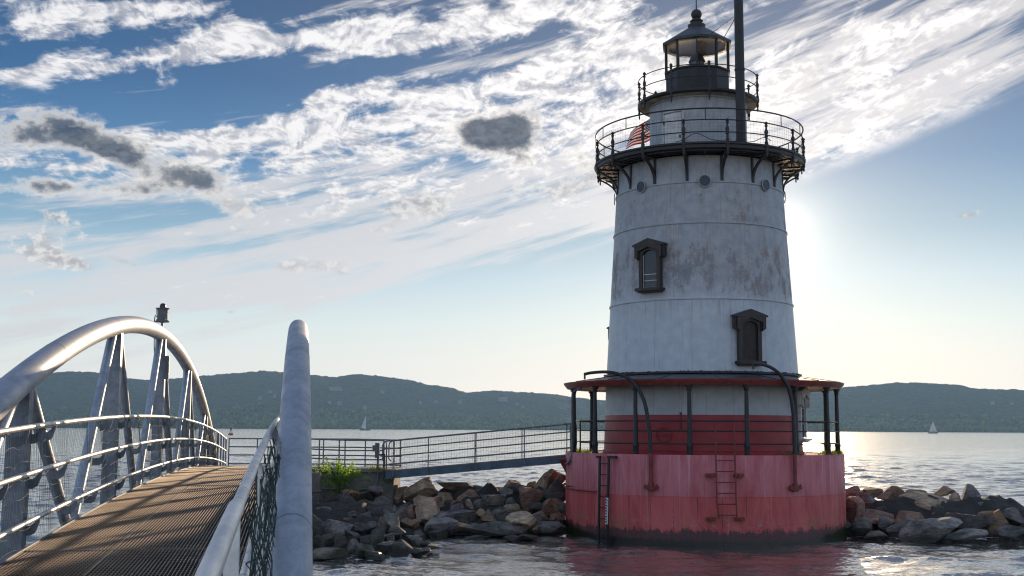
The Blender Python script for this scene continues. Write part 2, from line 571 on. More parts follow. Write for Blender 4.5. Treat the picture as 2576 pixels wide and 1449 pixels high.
def build_water():
    def graded(core, step, lim, ratio):
        a = list(np.arange(0, core, step))
        d = step
        while a[-1] < lim:
            d *= ratio
            a.append(a[-1] + d)
        return np.array(a)
    xs = graded(42, .17, 7000, 1.045)
    xs = np.concatenate([-xs[:0:-1], xs])
    y0 = np.arange(-40, 24, 1.0)
    ys = list(graded(70, .15, 70, 1.0))
    d = .15
    while ys[-1] < 4680:
        d *= 1.007 if ys[-1] < 620 else 1.035
        ys.append(ys[-1] + d)
    ys = np.array(ys) + 24
    ys = np.concatenate([y0, ys])
    Xg, Yg = np.meshgrid(xs, ys)
    dx = np.gradient(xs)[None, :]
    dy = np.gradient(ys)[:, None]
    H = np.zeros_like(Xg)
    r = np.random.default_rng(3)
    for i in range(84):
        lam = 0.38 * (6.5 / 0.38) ** ((i + r.random()) / 84)
        th = r.normal(0.12, 0.50) + (math.pi if r.random() < .2 else 0)
        kx, ky = math.sin(th) * 2 * math.pi / lam, math.cos(th) * 2 * math.pi / lam
        amp = WAVE * lam * min(1.0, (1.5 / lam) ** .65)
        fade = np.clip((lam / (3.2 * np.maximum(dx * abs(math.sin(th)) + 1e-6, dy * abs(math.cos(th)))) - 0.6), 0, 1)
        ph = r.random() * 6.28
        H += amp * fade * np.sin(kx * Xg + ky * Yg + ph)
    H = H + 1.4 * np.maximum(H, 0) ** 2 / 0.05 * 0.25
    V = np.stack([Xg, Yg, H], -1).reshape(-1, 3)
    ny, nx = Xg.shape
    I = np.arange(ny * nx).reshape(ny, nx)
    F = np.stack([I[:-1, :-1], I[:-1, 1:], I[1:, 1:], I[1:, :-1]], -1).reshape(-1, 4)
    me = bpy.data.meshes.new('water')
    me.vertices.add(len(V))
    me.vertices.foreach_set('co', V.ravel())
    me.loops.add(F.size)
    me.loops.foreach_set('vertex_index', F.ravel().astype(np.int32))
    me.polygons.add(len(F))
    me.polygons.foreach_set('loop_start', np.arange(0, F.size, 4, dtype=np.int32))
    me.polygons.foreach_set('use_smooth', np.ones(len(F), bool))
    me.update(calc_edges=True)
    m, g, p, out = new_mat('river_water')
    pos = g.node('ShaderNodeNewGeometry').outputs['Position']
    n = g.noise(pos, .05, 3, .5)
    g.put(p.inputs['Base Color'], g.mix(g.step(n, .4, .6), (.10, .092, .080), (.125, .115, .10)))
    p.inputs['Roughness'].default_value = 0.08
    p.inputs['IOR'].default_value = 1.6
    st = g.vm('MULTIPLY', pos, (0.62, 1.5, 1.0))
    def slope(sc, det, amp):
        n = g.vm('SUBTRACT', g.noise(st, sc, det, .6, .3, col=True), (.5, .5, .5))
        return g.vm('SCALE', n, s=amp)
    sl = g.vm('ADD', slope(0.9, 2, SLOPE[0]), g.vm('ADD', slope(3.8, 3, SLOPE[1]), slope(11.0, 1, SLOPE[2])))
    gN = g.node('ShaderNodeNewGeometry').outputs['Normal']
    nn = g.vm('NORMALIZE', g.vm('ADD', gN, g.vm('MULTIPLY', sl, (1.0, 1.0, 0.0))))
    g.l.new(nn, p.inputs['Normal'])
    sheen = g.node('ShaderNodeBsdfGlossy')
    sheen.inputs['Color'].default_value = (.97, .92, .86, 1)
    sheen.inputs['Roughness'].default_value = .17
    g.l.new(nn, sheen.inputs['Normal'])
    mx = g.node('ShaderNodeMixShader')
    mx.inputs[0].default_value = SHEEN
    g.l.new(p.outputs[0], mx.inputs[1])
    g.l.new(sheen.outputs[0], mx.inputs[2])
    g.l.new(mx.outputs[0], out.inputs['Surface'])
    me.materials.append(m)
    o = bpy.data.objects.new('water', me)
    COL.objects.link(o)
    tag(o, kind='structure')


build_water()


# ---------------------------------------------------------------- far hills
RIDGE = [(-900, 962), (-500, 955), (-200, 945), (0, 951), (80, 944), (139, 936.5), (174, 934), (208, 935), (253, 937.4), (316, 951), (376, 956), (430, 952.6), (461, 951), (502, 945.7), (580, 939.7), (661, 932.3), (698, 934.5), (784, 942.7), (824, 946.4), (847, 948.3), (891, 941.6), (917, 942), (973, 948.3), (1029, 955.7), (1084, 968.7), (1140, 976), (1170, 986.5), (1181, 987), (1225, 982.4), (1281, 984.3), (1344, 988), (1400, 992.8), (1426, 997.6), (1500, 1006), (1640, 1008), (1800, 1000), (1950, 992), (2030, 984), (2122, 974.6), (2174, 970), (2228, 964.4), (2303, 962), (2350, 964.4), (2409, 967.6), (2444, 975.8), (2487, 978.6), (2538, 979.7), (2576, 980.5), (2750, 985), (3100, 992), (3600, 1000)]
RA = np.array([azel(x, y) for x, y in RIDGE])
SHORE, CREST, BACK = 4150.0, 5150.0, 6400.0


def vnoise(x, y, seed, oct=4, gain=.5):
    r = np.random.default_rng(seed)
    T = r.random((256, 256))
    tot, a, s = np.zeros_like(x), 1.0, 0.0
    for o in range(oct):
        xi, yi = np.floor(x).astype(int), np.floor(y).astype(int)
        fx, fy = x - xi, y - yi
        fx, fy = fx * fx * (3 - 2 * fx), fy * fy * (3 - 2 * fy)
        q = lambda i, j: T[(xi + i) & 255, (yi + j) & 255]
        tot += a * ((q(0, 0) * (1 - fx) + q(1, 0) * fx) * (1 - fy) + (q(0, 1) * (1 - fx) + q(1, 1) * fx) * fy)
        s += a
        a *= gain
        x, y = x * 2.03 + 17.1, y * 2.03 + 5.7
    return tot / s


def hill_h(A, D, bumps=True):
    """height of the far hills at azimuth A (deg), distance D"""
    top = np.interp(A, RA[:, 0], np.tan(np.radians(RA[:, 1]))) * CREST + WZ
    t = np.clip((D - SHORE) / (CREST - SHORE), 0, 1)
    x, y = D * np.sin(np.radians(A)), D * np.cos(np.radians(A))
    wob = vnoise(x / 420, y / 420, 11, 3) - .5
    prof = t ** 1.35 * (1 + 0.5 * wob * np.sin(np.pi * t))
    h = top * prof
    back = D > CREST
    h = np.where(back, top * (1 - 0.25 * ((D - CREST) / (BACK - CREST)) ** 1.5), h)
    if bumps:
        c = vnoise(x / 15, y / 22, 12, 3, .6)
        h = h - 6 + 11 * c * np.clip(t * 14, 0, 1)
    return h


def build_hills():
    A = np.linspace(-42, 46, 1500)
    D = np.concatenate([np.linspace(SHORE - 30, CREST + 120, 190), np.linspace(CREST + 160, BACK, 12)])
    Ag, Dg = np.meshgrid(A, D)
    H = hill_h(Ag, Dg)
    H[0] = -0.5
    V = np.stack([Dg * np.sin(np.radians(Ag)), Dg * np.cos(np.radians(Ag)), H], -1).reshape(-1, 3)
    ny, nx = Ag.shape
    I = np.arange(ny * nx).reshape(ny, nx)
    F = np.stack([I[:-1, :-1], I[:-1, 1:], I[1:, 1:], I[1:, :-1]], -1).reshape(-1, 4)
    me = bpy.data.meshes.new('hills')
    me.from_pydata(V.tolist(), [], F.tolist())
    me.shade_smooth()
    m, g, p, out = new_mat('wooded_hillside')
    pos = g.node('ShaderNodeNewGeometry').outputs['Position']
    v = g.noise(g.vm('MULTIPLY', pos, (1, .7, 1.6)), .055, 5, .65)
    w = g.noise(pos, .006, 4, .6)
    c = g.mix(g.step(v, .38, .64), (.020, .032, .022), (.040, .056, .032))
    c = g.mix(g.mul(g.step(w, .5, .66), .35), c, (.06, .07, .035))
    g.put(p.inputs['Base Color'], c)
    p.inputs['Roughness'].default_value = 0.9
    p.inputs['Specular IOR Level'].default_value = 0.1
    me.materials.append(m)
    o = bpy.data.objects.new('hills', me)
    COL.objects.link(o)
    tag(o, kind='structure')


build_hills()

M['belt'] = None


def ico(sub):
    import bmesh
    bm = bmesh.new()
    bmesh.ops.create_icosphere(bm, subdivisions=sub, radius=1.0)
    V = np.array([v.co[:] for v in bm.verts])
    F = [tuple(v.index for v in f.verts) for f in bm.faces]
    bm.free()
    return V, F


ICO = {k: ico(k) for k in (1, 2, 3, 4)}


def build_tree_belt():
    """the wood along the far shore, which reads as one mass of crowns"""
    m, g, p, out = new_mat('shore_wood')
    pos = g.node('ShaderNodeNewGeometry').outputs['Position']
    v = g.noise(pos, .045, 4, .6)
    w = g.noise(pos, .3, 4, .65)
    c = g.mix(g.step(g.add(g.mul(v, .6), g.mul(w, .4)), .38, .62), (.035, .055, .018), (.12, .155, .05))
    g.put(p.inputs['Base Color'], c)
    p.inputs['Roughness'].default_value = 0.9
    p.inputs['Specular IOR Level'].default_value = 0.1
    b = MB()
    V0, F0 = ICO[1]
    r = np.random.default_rng(5)
    for i in range(2600):
        a = r.uniform(-30, 33)
        d = SHORE - 10 + 420 * r.random() ** 1.5
        base = float(hill_h(np.array([a]), np.array([d]), False)[0])
        size = r.uniform(6, 12) * (1.25 if math.sin(a * 1.9) + r.normal(0, .5) > .3 else .85)
        hh = size * r.uniform(.9, 1.35)
        x, y = d * math.sin(R(a)), d * math.cos(R(a))
        for q in range(2):
            s = size * (1 if q == 0 else r.uniform(.5, .75))
            Vq = V0 * (1 + r.normal(0, .16, (len(V0), 1))) * np.array([s, s, hh * s / size])
            off = np.array([r.normal(0, size * .6), r.normal(0, size * .3), 0]) if q else 0
            b.raw(Vq + np.array([x, y, max(base - 4, -1) + hh * .85]) + off, F0)
    tag(b.build('shore_trees', m, sharp=0), kind='stuff', label='band of leafy trees along the foot of the far hills', cat='trees')


build_tree_belt()


# ---------------------------------------------------------------- lighthouse
LX, LY = 6.4337, 40.3456
LROT = -math.asin(LX / math.hypot(LX, LY))


def cyl(al, r, z):
    """point on the lighthouse: angle (deg, 0 = towards the bridge end, + = right), radius, height"""
    return np.array([r * math.sin(R(al)), -r * math.cos(R(al)), z])


def ring(al0, al1, r, z, n=None):
    n = n or max(6, int(abs(al1 - al0) / 3))
    return [cyl(a, r, z) for a in np.linspace(al0, al1, n + 1)]


def cyl_coords(g):
    tc = g.node('ShaderNodeTexCoord').outputs['Object']
    x, y, z = g.xyz(tc)
    al = g.mul(g.m('ARCTAN2', x, g.mul(y, -1.0)), 57.2958)
    return tc, al, z


def seams(g, al, z, period, phase, courses, wid, wob):
    """thin vertical joints between plates, shifted from course to course"""
    sh = None
    for zc, off in courses:
        v = g.mul(g.step(z, zc - .001, zc + .001, mode='LINEAR'), off)
        sh = v if sh is None else g.add(sh, v)
    t = g.m('FRACT', g.m('DIVIDE', g.add(g.add(al, sh), phase + 720.0), period))
    d = g.m('ABSOLUTE', g.sub(t, 0.5))
    return g.step(g.add(d, g.mul(wob, 0.01)), 0.5 - wid, 0.5 - wid * .35)


def white_paint():
    m, g, p, out = new_mat('weathered_white_paint')
    tc, al, z = cyl_coords(g)
    P = g.comb(g.mul(al, 0.052), z, 0.0)
    w = g.noise(g.vm('MULTIPLY', P, (1, 0.30, 1)), 2.4, 6, .62, .5)
    w2 = g.noise(g.vm('MULTIPLY', P, (1, 0.55, 1)), 6.5, 6, .68, .4)
    w3 = g.noise(P, 17.0, 5, .7)
    big = g.noise(P, 0.55, 3, .5)
    # bands where the coat has failed
    def band(a, b, c, d, amt):
        return g.mul(g.mul(g.step(z, a, b), g.step(z, d, c)), amt)
    zone = g.add(g.add(band(7.5, 8.0, 9.0, 9.9, .105), band(10.0, 10.15, 10.8, 11.3, .05)), g.add(band(5.2, 5.5, 6.8, 7.8, -.07), band(2.5, 2.8, 4.8, 5.3, -.12)))
    f = g.add(g.add(g.mul(w, .42), g.mul(w2, .36)), g.add(g.mul(w3, .22), zone))
    f = g.add(f, g.mul(g.sub(big, .5), .22))
    flake = g.step(f, .572, .655)
    faint = g.step(f, .47, .60)
    rsel = g.step(g.noise(g.vm('ADD', P, (7.0, 3.0, 1.0)), 1.1, 4, .6), .47, .60)
    under = g.mix(rsel, (.125, .145, .175), (.22, .105, .062))
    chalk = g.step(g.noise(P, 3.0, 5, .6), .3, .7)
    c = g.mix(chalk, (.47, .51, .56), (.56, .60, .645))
    greyer = g.step(g.add(z, g.mul(g.sub(big, .5), 1.2)), 7.0, 8.6)  # coat darker and greyer on the upper courses
    c = g.mix(g.mul(greyer, .75), c, g.mix(chalk, (.25, .265, .295), (.385, .395, .42)))
    c = g.mix(g.mul(faint, .26), c, (.42, .37, .33))
    c = g.mix(g.mul(flake, .46), c, under)
    # rust runs
    run = g.noise(g.comb(g.mul(al, .30), g.mul(z, .16), 4.0), 2.6, 5, .62)
    c = g.mix(g.mul(g.step(run, .60, .72), .38), c, (.30, .18, .10))
    run2 = g.noise(g.comb(g.mul(al, .55), g.mul(z, .12), 9.0), 2.6, 5, .6)
    c = g.mix(g.mul(g.step(run2, .60, .75), .30), c, (.28, .29, .31))
    fall = None
    for zc in (7.55, 10.0, 11.34):
        v = g.mul(g.step(z, zc - 1.1, zc - .02), g.step(z, zc + .004, zc - .004))
        fall = v if fall is None else g.add(fall, v)
    drip = g.noise(g.comb(g.mul(al, .42), g.mul(z, .09), 14.0), 2.8, 5, .62)
    c = g.mix(g.mul(g.mul(g.step(drip, .50, .66), fall), .50), c, g.mix(rsel, (.30, .30, .31), (.30, .19, .12)))
    sm = seams(g, al, z, 22.5, 5.0, [(7.59, 11.0), (10.04, -7.0), (11.38, 9.0)], .012, g.sub(w3, .5))
    c = g.mix(g.mul(sm, .42), c, (.25, .19, .15))
    # red lower coat on the ground storey
    red = g.step(z, 3.919, 3.914)
    rc = g.mix(g.step(g.noise(P, 1.7, 6, .6), .3, .7), (.30, .018, .026), (.40, .030, .038))
    c = g.mix(red, c, rc)
    g.put(p.inputs['Base Color'], c)
    g.put(p.inputs['Roughness'], g.step(flake, 0, 1, .42, .8))
    b = g.node('ShaderNodeBump')
    b.inputs['Strength'].default_value = .22
    b.inputs['Distance'].default_value = .02
    g.l.new(g.add(g.mul(flake, -.35), g.add(g.mul(w3, .5), g.mul(g.noise(P, 1.2, 3, .5), 1.6))), b.inputs['Height'])
    g.l.new(b.outputs[0], p.inputs['Normal'])
    return m


def red_caisson():
    m, g, p, out = new_mat('faded_red_caisson_paint')
    tc, al, z = cyl_coords(g)
    P = g.comb(g.mul(al, 0.08), z, 0.0)
    a = g.noise(g.vm('MULTIPLY', P, (1, .25, 1)), 1.7, 6, .62, .4)
    b2 = g.noise(P, 5.0, 6, .65)
    b3 = g.noise(P, 20.0, 4, .65)
    run = g.noise(g.comb(g.mul(al, .25), g.mul(z, .10), 2.0), 2.4, 5, .6)
    up = g.mix(g.step(a, .32, .68), (.46, .085, .10), (.64, .20, .215))
    up = g.mix(g.mul(g.step(run, .55, .72), .55), up, (.68, .40, .42))
    lo = g.mix(g.step(a, .32, .68), (.48, .062, .064), (.68, .145, .14))
    lo = g.mix(g.mul(g.step(run, .58, .72), .40), lo, (.70, .30, .28))
    lo = g.mix(g.mul(g.step(b2, .58, .68), g.mul(g.step(z, 1.3, .7), .5)), lo, (.23, .10, .045))
    line = g.add(z, g.mul(g.sub(b2, .5), .05))
    c = g.mix(g.step(line, 1.478, 1.462), up, lo)
    # ledge between the two coats, old bare streaks
    c = g.mix(g.mul(g.step(g.noise(g.comb(g.mul(al, .4), g.mul(z, .2), 8.0), 2.4, 6, .65), .62, .72), .40), c, (.10, .045, .04))
    # chalky scrapes above the weed line
    scr = g.mul(g.step(g.add(g.mul(b2, .6), g.mul(b3, .4)), .52, .62), g.mul(g.step(z, .98, .70), g.step(z, .40, .60)))
    c = g.mix(g.mul(scr, .6), c, (.50, .28, .28))
    # plate joints
    sm = seams(g, al, z, 9.0, 2.0, [(1.47, 3.7)], .024, g.sub(b3, .5))
    sv = g.step(g.noise(g.comb(g.mul(al, .11), g.mul(z, .9), 6.0), 2.0, 4, .6), .36, .60)
    c = g.mix(g.mul(g.mul(sm, sv), g.step(z, 1.47, 1.44, .30, 1.0)), c, (.09, .03, .03))
    och = g.mul(g.step(g.noise(g.comb(g.mul(al, .05), g.mul(z, .8), 3.0), 1.5, 5, .62), .48, .62), g.step(z, 1.15, .60))
    c = g.mix(g.mul(och, .55), c, (.30, .135, .055))
    # tide stain and weed
    jag = g.add(g.mul(g.sub(b2, .5), .30), g.add(g.mul(g.sub(g.noise(g.comb(g.mul(al, .35), g.mul(z, .4), 1.0), 1.6, 5, .6), .5), .50), g.mul(g.sub(b3, .5), .18)))
    t1 = g.step(g.add(z, jag), .52, .40)
    c = g.mix(g.mul(t1, .92), c, g.mix(g.step(b3, .4, .6), (.040, .026, .028), (.080, .046, .046)))
    side = g.step(g.m('ABSOLUTE', al), 40, 80)
    gr = g.mix(side, (.014, .015, .012), (.020, .038, .010))
    t2 = g.step(g.add(z, g.mul(jag, .45)), g.add(.26, g.mul(side, .22)), g.add(.14, g.mul(side, .22)))
    c = g.mix(g.mul(t2, .95), c, gr)
    g.put(p.inputs['Base Color'], c)
    g.put(p.inputs['Roughness'], g.step(t2, 0, 1, .55, .30))
    bp = g.node('ShaderNodeBump')
    bp.inputs['Strength'].default_value = .35
    bp.inputs['Distance'].default_value = .03
    g.l.new(g.add(g.mul(b2, .5), g.add(g.mul(b3, .35), g.mul(sm, -.4))), bp.inputs['Height'])
    g.l.new(bp.outputs[0], p.inputs['Normal'])
    return m


def glass(name, tint=(.9, .95, 1.0), clear=.85, rough=.05):
    m, g, p, out = new_mat(name)
    g.n.remove(p)
    t = g.node('ShaderNodeBsdfTransparent')
    t.inputs[0].default_value = (*tint, 1)
    s = g.node('ShaderNodeBsdfGlossy')
    s.inputs['Roughness'].default_value = rough
    d = g.node('ShaderNodeBsdfDiffuse')
    d.inputs['Color'].default_value = (.35, .33, .30, 1)
    x1 = g.node('ShaderNodeMixShader')
    x1.inputs[0].default_value = 1 - clear
    g.l.new(t.outputs[0], x1.inputs[1])
    g.l.new(d.outputs[0], x1.inputs[2])
    x = g.node('ShaderNodeMixShader')
    x.inputs[0].default_value = .05
    g.l.new(x1.outputs[0], x.inputs[1])
    g.l.new(s.outputs[0], x.inputs[2])
    g.l.new(x.outputs[0], out.inputs['Surface'])
    return m


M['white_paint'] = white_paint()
M['red_caisson'] = red_caisson()
M['lantern_glass'] = glass('lantern_glass', (.99, .98, .95), .97)
M['lens_glass'] = glass('lens_glass', (.55, .50, .38), .55, .15)
M['window_glass'] = simple('window_glass', (.030, .036, .048), .12, 0, .2)
M['caisson_floor'] = simple('caisson_floor', (.15, .12, .095), .9, 0, .4, 3, .4, 20)


def build_lighthouse():
    T = empty('lighthouse', (LX, LY, 0), LROT)
    tag(T, 'white iron lighthouse with dark lantern and galleries on a round red caisson in the water', 'lighthouse')
    # caisson
    b = MB()
    b.lathe([(4.60, -1.6), (4.60, .3), (4.605, 1.462), (4.615, 1.468), (4.612, 1.474), (4.60, 1.478), (4.60, 2.685), (4.59, 2.697), (4.545, 2.70), (4.54, 2.66), (4.50, 2.655)], 160)
    cs = b.build('caisson', M['red_caisson'], T, 50)
    b = MB()
    b.lathe([(4.52, 2.655), (4.40, 2.66), (3.2, 2.675), (0.5, 2.68)], 96)
    b.build('caisson_floor', M['caisson_floor'], cs)
    # a bent band of old ledge iron on the left flank
    b = MB()
    b.tube(ring(-118, -45, 4.64, 1.52), .022, 8)
    b.tube(ring(-118, -62, 4.70, 1.62), .016, 8)
    for a in (-112, -98, -84, -70):
        b.bar(cyl(a, 4.58, 1.57), cyl(a, 4.72, 1.60), .03, .03)
    b.build('ledge_iron', M['red_iron'], cs)
    # tower
    prof = [(3.34, 2.66), (3.34, 2.76), (3.30, 2.80), (3.265, 3.916), (3.205, 5.20)]
    def rr(z): return 3.068 + (7.587 - z) * .0600
    for z in (7.587, 10.042, 11.382):
        r = rr(z)
        prof += [(r + .004, z - .034), (r + .032, z - .026), (r + .036, z), (r + .032, z + .026), (r - .002, z + .034)]
    prof += [(rr(12.26) + .01, 12.26)]
    b = MB()
    b.lathe(prof, 128)
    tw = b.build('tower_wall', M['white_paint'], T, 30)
    # canopy over the lower gallery
    b = MB()
    b.lathe([(4.62, 4.985), (4.0, 5.075), (3.215, 5.195), (3.20, 5.205)], 96)
    for k in range(16):
        b.bar(cyl(22.5 * k + 6.4, 4.60, 4.992), cyl(22.5 * k + 6.4, 3.23, 5.20), .035, .03)
    cn = b.build('canopy_roof', M['slate'], T, 25)
    b = MB()
    b.lathe([(3.20, 5.20), (3.29, 5.215), (3.285, 5.265), (3.20, 5.285)], 96)
    r_ = np.random.default_rng(4)
    for k in range(150):
        a = r_.uniform(-180, 180)
        b.box(cyl(a, 3.265, 5.262 + r_.uniform(-.01, .02)), (.05 + .05 * r_.random(), .04, .03))
    b.build('roof_flashing', M['black_iron'], cn)
    b = MB()
    b.lathe([(4.50, 4.815), (4.515, 4.80), (4.555, 4.808), (4.575, 4.85), (4.625, 4.90), (4.65, 4.945), (4.66, 4.985), (4.62, 4.99)], 128)
    b.build('canopy_fascia', M['fascia'], cn, 45)
    b = MB()
    b.lathe([(4.51, 4.83), (4.30, 4.845), (4.29, 4.80), (4.20, 4.80), (4.19, 4.85), (3.22, 4.97)], 96)
    b.build('canopy_soffit', M['soffit'], cn, 30)
    # columns, 16 round the rim
    b = MB()
    b.lathe([(.105, 2.66), (.105, 2.72), (.085, 2.74), (.088, 2.93), (.100, 2.95), (.100, 2.99), (.078, 3.02), (.060, 4.56), (.058, 4.62), (.078, 4.64), (.078, 4.665), (.066, 4.68), (.085, 4.74), (.115, 4.75), (.115, 4.80), (.02, 4.805)], 16)
    c0 = b.build('column', M['black_iron'], T, 40)
    b = MB()
    cols = []
    for k in range(16):
        o = c0 if k == 0 else c0.copy()
        if k:
            COL.objects.link(o)
            o.parent = T
        o.location = cyl(-4.85 + 22.5 * k, 4.40, 0)
    # lower gallery rails: gap for the gangway on the left
    b = MB()
    for z in (3.028, 3.413, 3.715):
        b.tube(ring(-63, 268, 4.40, z), .021, 8)
    for a in (-63, 268):
        b.tube([cyl(a, 4.40, 2.68), cyl(a, 4.40, 3.735)], .026, 8)
    b.build('gallery_rail', M['black_iron'], T)
    b = MB()
    for a in np.arange(100, 252, 2.2):
        b.tube([cyl(a, 4.385, 2.75), cyl(a, 4.385, 3.70)], .0032, 3, caps=False)
    for z in np.arange(2.8, 3.7, .11):
        b.tube(ring(100, 252, 4.385, z), .0032, 3, caps=False)
    b.build('gallery_netting', M['net'], T)
    # upper gallery
    ph = -7.4
    b = MB()
    b.lathe([(2.80, 12.36), (3.44, 12.365), (3.50, 12.33), (3.54, 12.34), (3.55, 12.39), (3.55, 12.44), (3.60, 12.46), (3.60, 12.515), (3.4, 12.52), (1.6, 12.525)], 96)
    gd = b.build('gallery_deck', M['black_iron'], T, 40)
    b = MB()
    for k in range(32):
        a = ph + 11.25 * k
        b.bar(cyl(a, 2.78, 12.275), cyl(a, 3.46, 12.285), .05, .05)
    for r_i in (3.0, 3.22, 3.40):
        b.tube(ring(-180, 180, r_i, 12.285, 90)[:-1], .025, 6, closed=True)
    b.build('deck_joists', M['black_iron'], gd)
    # curved brackets
    b = MB()
    P = []
    for t in np.linspace(0, 1, 14):
        P.append((2.845 + .62 * t ** 2.2, 11.40 + .80 * t ** .80))
    b.strip([cyl(0, r, z) for r, z in P], .09, .055, up=(0, -1, .4))
    b.bar(cyl(0, 2.84, 11.36), cyl(0, 2.815, 12.22), .085, .05, up=(0, 1, 0))
    b.bar(cyl(0, 2.84, 12.255), cyl(0, 3.50, 12.265), .10, .05)
    b.lathe([(.01, 12.02), (.022, 12.05), (.03, 12.09), (.018, 12.12), (.04, 12.16), (.045, 12.24)], 10, c=cyl(0, 3.47, 0))
    br = b.build('gallery_bracket', M['black_iron'], T, 40)
    for k in range(16):
        o = br if k == 0 else br.copy()
        if k:
            COL.objects.link(o)
            o.parent = T
        o.rotation_euler = (0, 0, R(ph + 22.5 * k))
    post = [(.055, 0), (.055, .05), (.040, .07), (.048, .12), (.030, .16), (.026, .28), (.045, .31), (.045, .34), (.028, .37), (.050, .46), (.046, .52), (.024, .58), (.022, .66), (.040, .69), (.040, .72), (.020, .74), (.030, .755), (.052, .79), (.050, .805), (.004, .86)]
    b = MB()
    b.lathe(post, 12)
    b.lathe([(.004, -.42), (.022, -.37), (.030, -.33), (.016, -.29), (.036, -.24), (.040, -.16), (.026, -.12), (.05, -.06), (.055, 0)], 10)
    gp = b.build('gallery_post', M['black_iron'], T, 45)
    gp.scale = (1.35, 1.35, .93)
    for k in range(16):
        o = gp if k == 0 else gp.copy()
        if k:
            COL.objects.link(o)
            o.parent = T
        o.location = cyl(ph + 22.5 * k, 3.54, 12.49)
    b = MB()
    for z, r in ((12.84, 3.54), (13.235, 3.54), (13.60, 3.54)):
        b.tube(ring(-180, 180, r, z, 120)[:-1], .020 if z < 13.5 else .026, 8, closed=True)
    for k in range(16):
        a = ph + 11.25 + 22.5 * k
        b.tube([cyl(a, 3.54, 13.235), cyl(a, 3.54, 13.60)], .016, 6)
    b.build('gallery_rail', M['black_iron'], T)
    b = MB()
    for a in np.arange(-180, 180, 2.0):
        b.tube([cyl(a, 3.52, 12.52), cyl(a, 3.52, 13.36)], .0024, 3, caps=False)
    for z in np.arange(12.58, 13.40, .11):
        b.tube(ring(-180, 180, 3.52, z, 90)[:-1], .0024, 3, closed=True)
    b.build('gallery_netting', M['net'], T)
    # a cable lying slack between the posts
    b = MB()
    pts = []
    for a in np.linspace(-12, 42, 50):
        pts.append(cyl(a, 3.46, 12.56 + .25 * math.exp(-((a + 1) / 6.0) ** 2) + .22 * math.exp(-((a - 38) / 6.0) ** 2)))
    b.tube(pts, .012, 6)
    b.build('slack_cable', M['black_iron'], T)
    # watch room
    b = MB()
    b.lathe([(1.70, 12.50), (1.70, 12.60), (1.665, 12.62), (1.665, 14.50), (1.70, 14.52), (1.70, 14.60)], 72)
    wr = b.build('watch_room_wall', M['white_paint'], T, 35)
    b = MB()
    al0, al1 = -43.5, -17.0
    b.lathe([(1.685, 12.62), (1.685, 14.02)], 12, a0=R(al0 + 2.0), a1=R(al1 - 2.0))
    for a in (al0, al1):
        b.bar(cyl(a, 1.675, 12.60), cyl(a, 1.675, 14.10), .06, .05, up=cyl(a, 1, 0))
    b.tube(ring(al0, al1, 1.69, 14.09, 10), .03, 6)
    dr = b.build('watch_room_door', M['white_trim'], T)
    b = MB()
    b.box(cyl(-20.5, 1.71, 13.2), (.05, .05, .09))
    b.build('door_handle', M['black_iron'], dr)
    for z in (12.9, 13.75):
        b = MB()
        b.box(cyl(-42, 1.705, z), (.05, .04, .10))
        b.build('door_hinge', M['black_iron'], dr)
    # lantern gallery
    b = MB()
    b.lathe([(1.6, 14.59), (2.02, 14.595), (2.06, 14.62), (2.08, 14.66), (2.08, 14.71), (1.0, 14.715)], 72)
    lgd = b.build('lantern_gallery_deck', M['black_iron'], T, 40)
    b = MB()
    b.lathe([(1.68, 14.565), (2.0, 14.585)], 60)
    b.build('deck_soffit', M['soffit'], lgd)
    b = MB()
    b.lathe(post, 12)
    b.lathe([(.004, -.36), (.022, -.31), (.030, -.27), (.016, -.24), (.036, -.20), (.040, -.13), (.026, -.1), (.05, -.05), (.055, 0)], 10)
    lp = b.build('lantern_gallery_post', M['black_iron'], T, 45)
    lp.scale = (1.15, 1.15, 1.12)
    for k in range(10):
        o = lp if k == 0 else lp.copy()
        if k:
            COL.objects.link(o)
            o.parent = T
        o.location = cyl(11 + 36.0 * k, 2.05, 14.69)
    b = MB()
    for z in (15.12, 15.52):
        b.tube(ring(-180, 180, 2.05, z, 80)[:-1], .017, 8, closed=True)
    b.build('lantern_gallery_rail', M['black_iron'], T)
    # lantern: ten sided
    def deca(r): return [cyl(36 * k, r, 0)[:2] for k in range(10)]
    def loft(b, levels):
        V, F = [], []
        for r, z in levels:
            V += [(x, y, z) for x, y in deca(r)]
        for i in range(len(levels) - 1):
            for k in range(10):
                l = (k + 1) % 10
                F.append((i * 10 + k, i * 10 + l, (i + 1) * 10 + l, (i + 1) * 10 + k))
        b.raw(V, F)
    b = MB()
    loft(b, [(1.19, 14.70), (1.19, 14.78), (1.13, 14.80), (1.13, 15.72), (1.18, 15.735), (1.18, 15.79), (1.05, 15.80), (1.04, 14.72)])
    b.build('lantern_parapet', M['black_iron'], T, 20)
    for k in range(10):
        b = MB()
        b.bar(cyl(36 * k, 1.125, 15.78), cyl(36 * k, 1.125, 16.76), .055, .07, up=cyl(36 * k, 1, 0))
        b.build('lantern_mullion', M['black_iron'], T)
        b = MB()
        P = [cyl(36 * k, 1.10, 15.79), cyl(36 * k + 36, 1.10, 15.79), cyl(36 * k + 36, 1.10, 16.74), cyl(36 * k, 1.10, 16.74)]
        b.raw(P, [(0, 1, 2, 3)])
        b.build('lantern_pane', M['lantern_glass'], T, 0)
    b = MB()
    loft(b, [(1.02, 16.735), (1.20, 16.74), (1.235, 16.75), (1.235, 16.84), (1.20, 16.86), (.26, 17.47), (.25, 17.52)])
    rf = b.build('lantern_roof', M['slate'], T, 20)
    b = MB()
    b.lathe([(1.06, 16.76), (.5, 16.90), (.02, 16.98)], 20)
    b.build('roof_lining', M['black_iron'], rf, 20)
    b = MB()
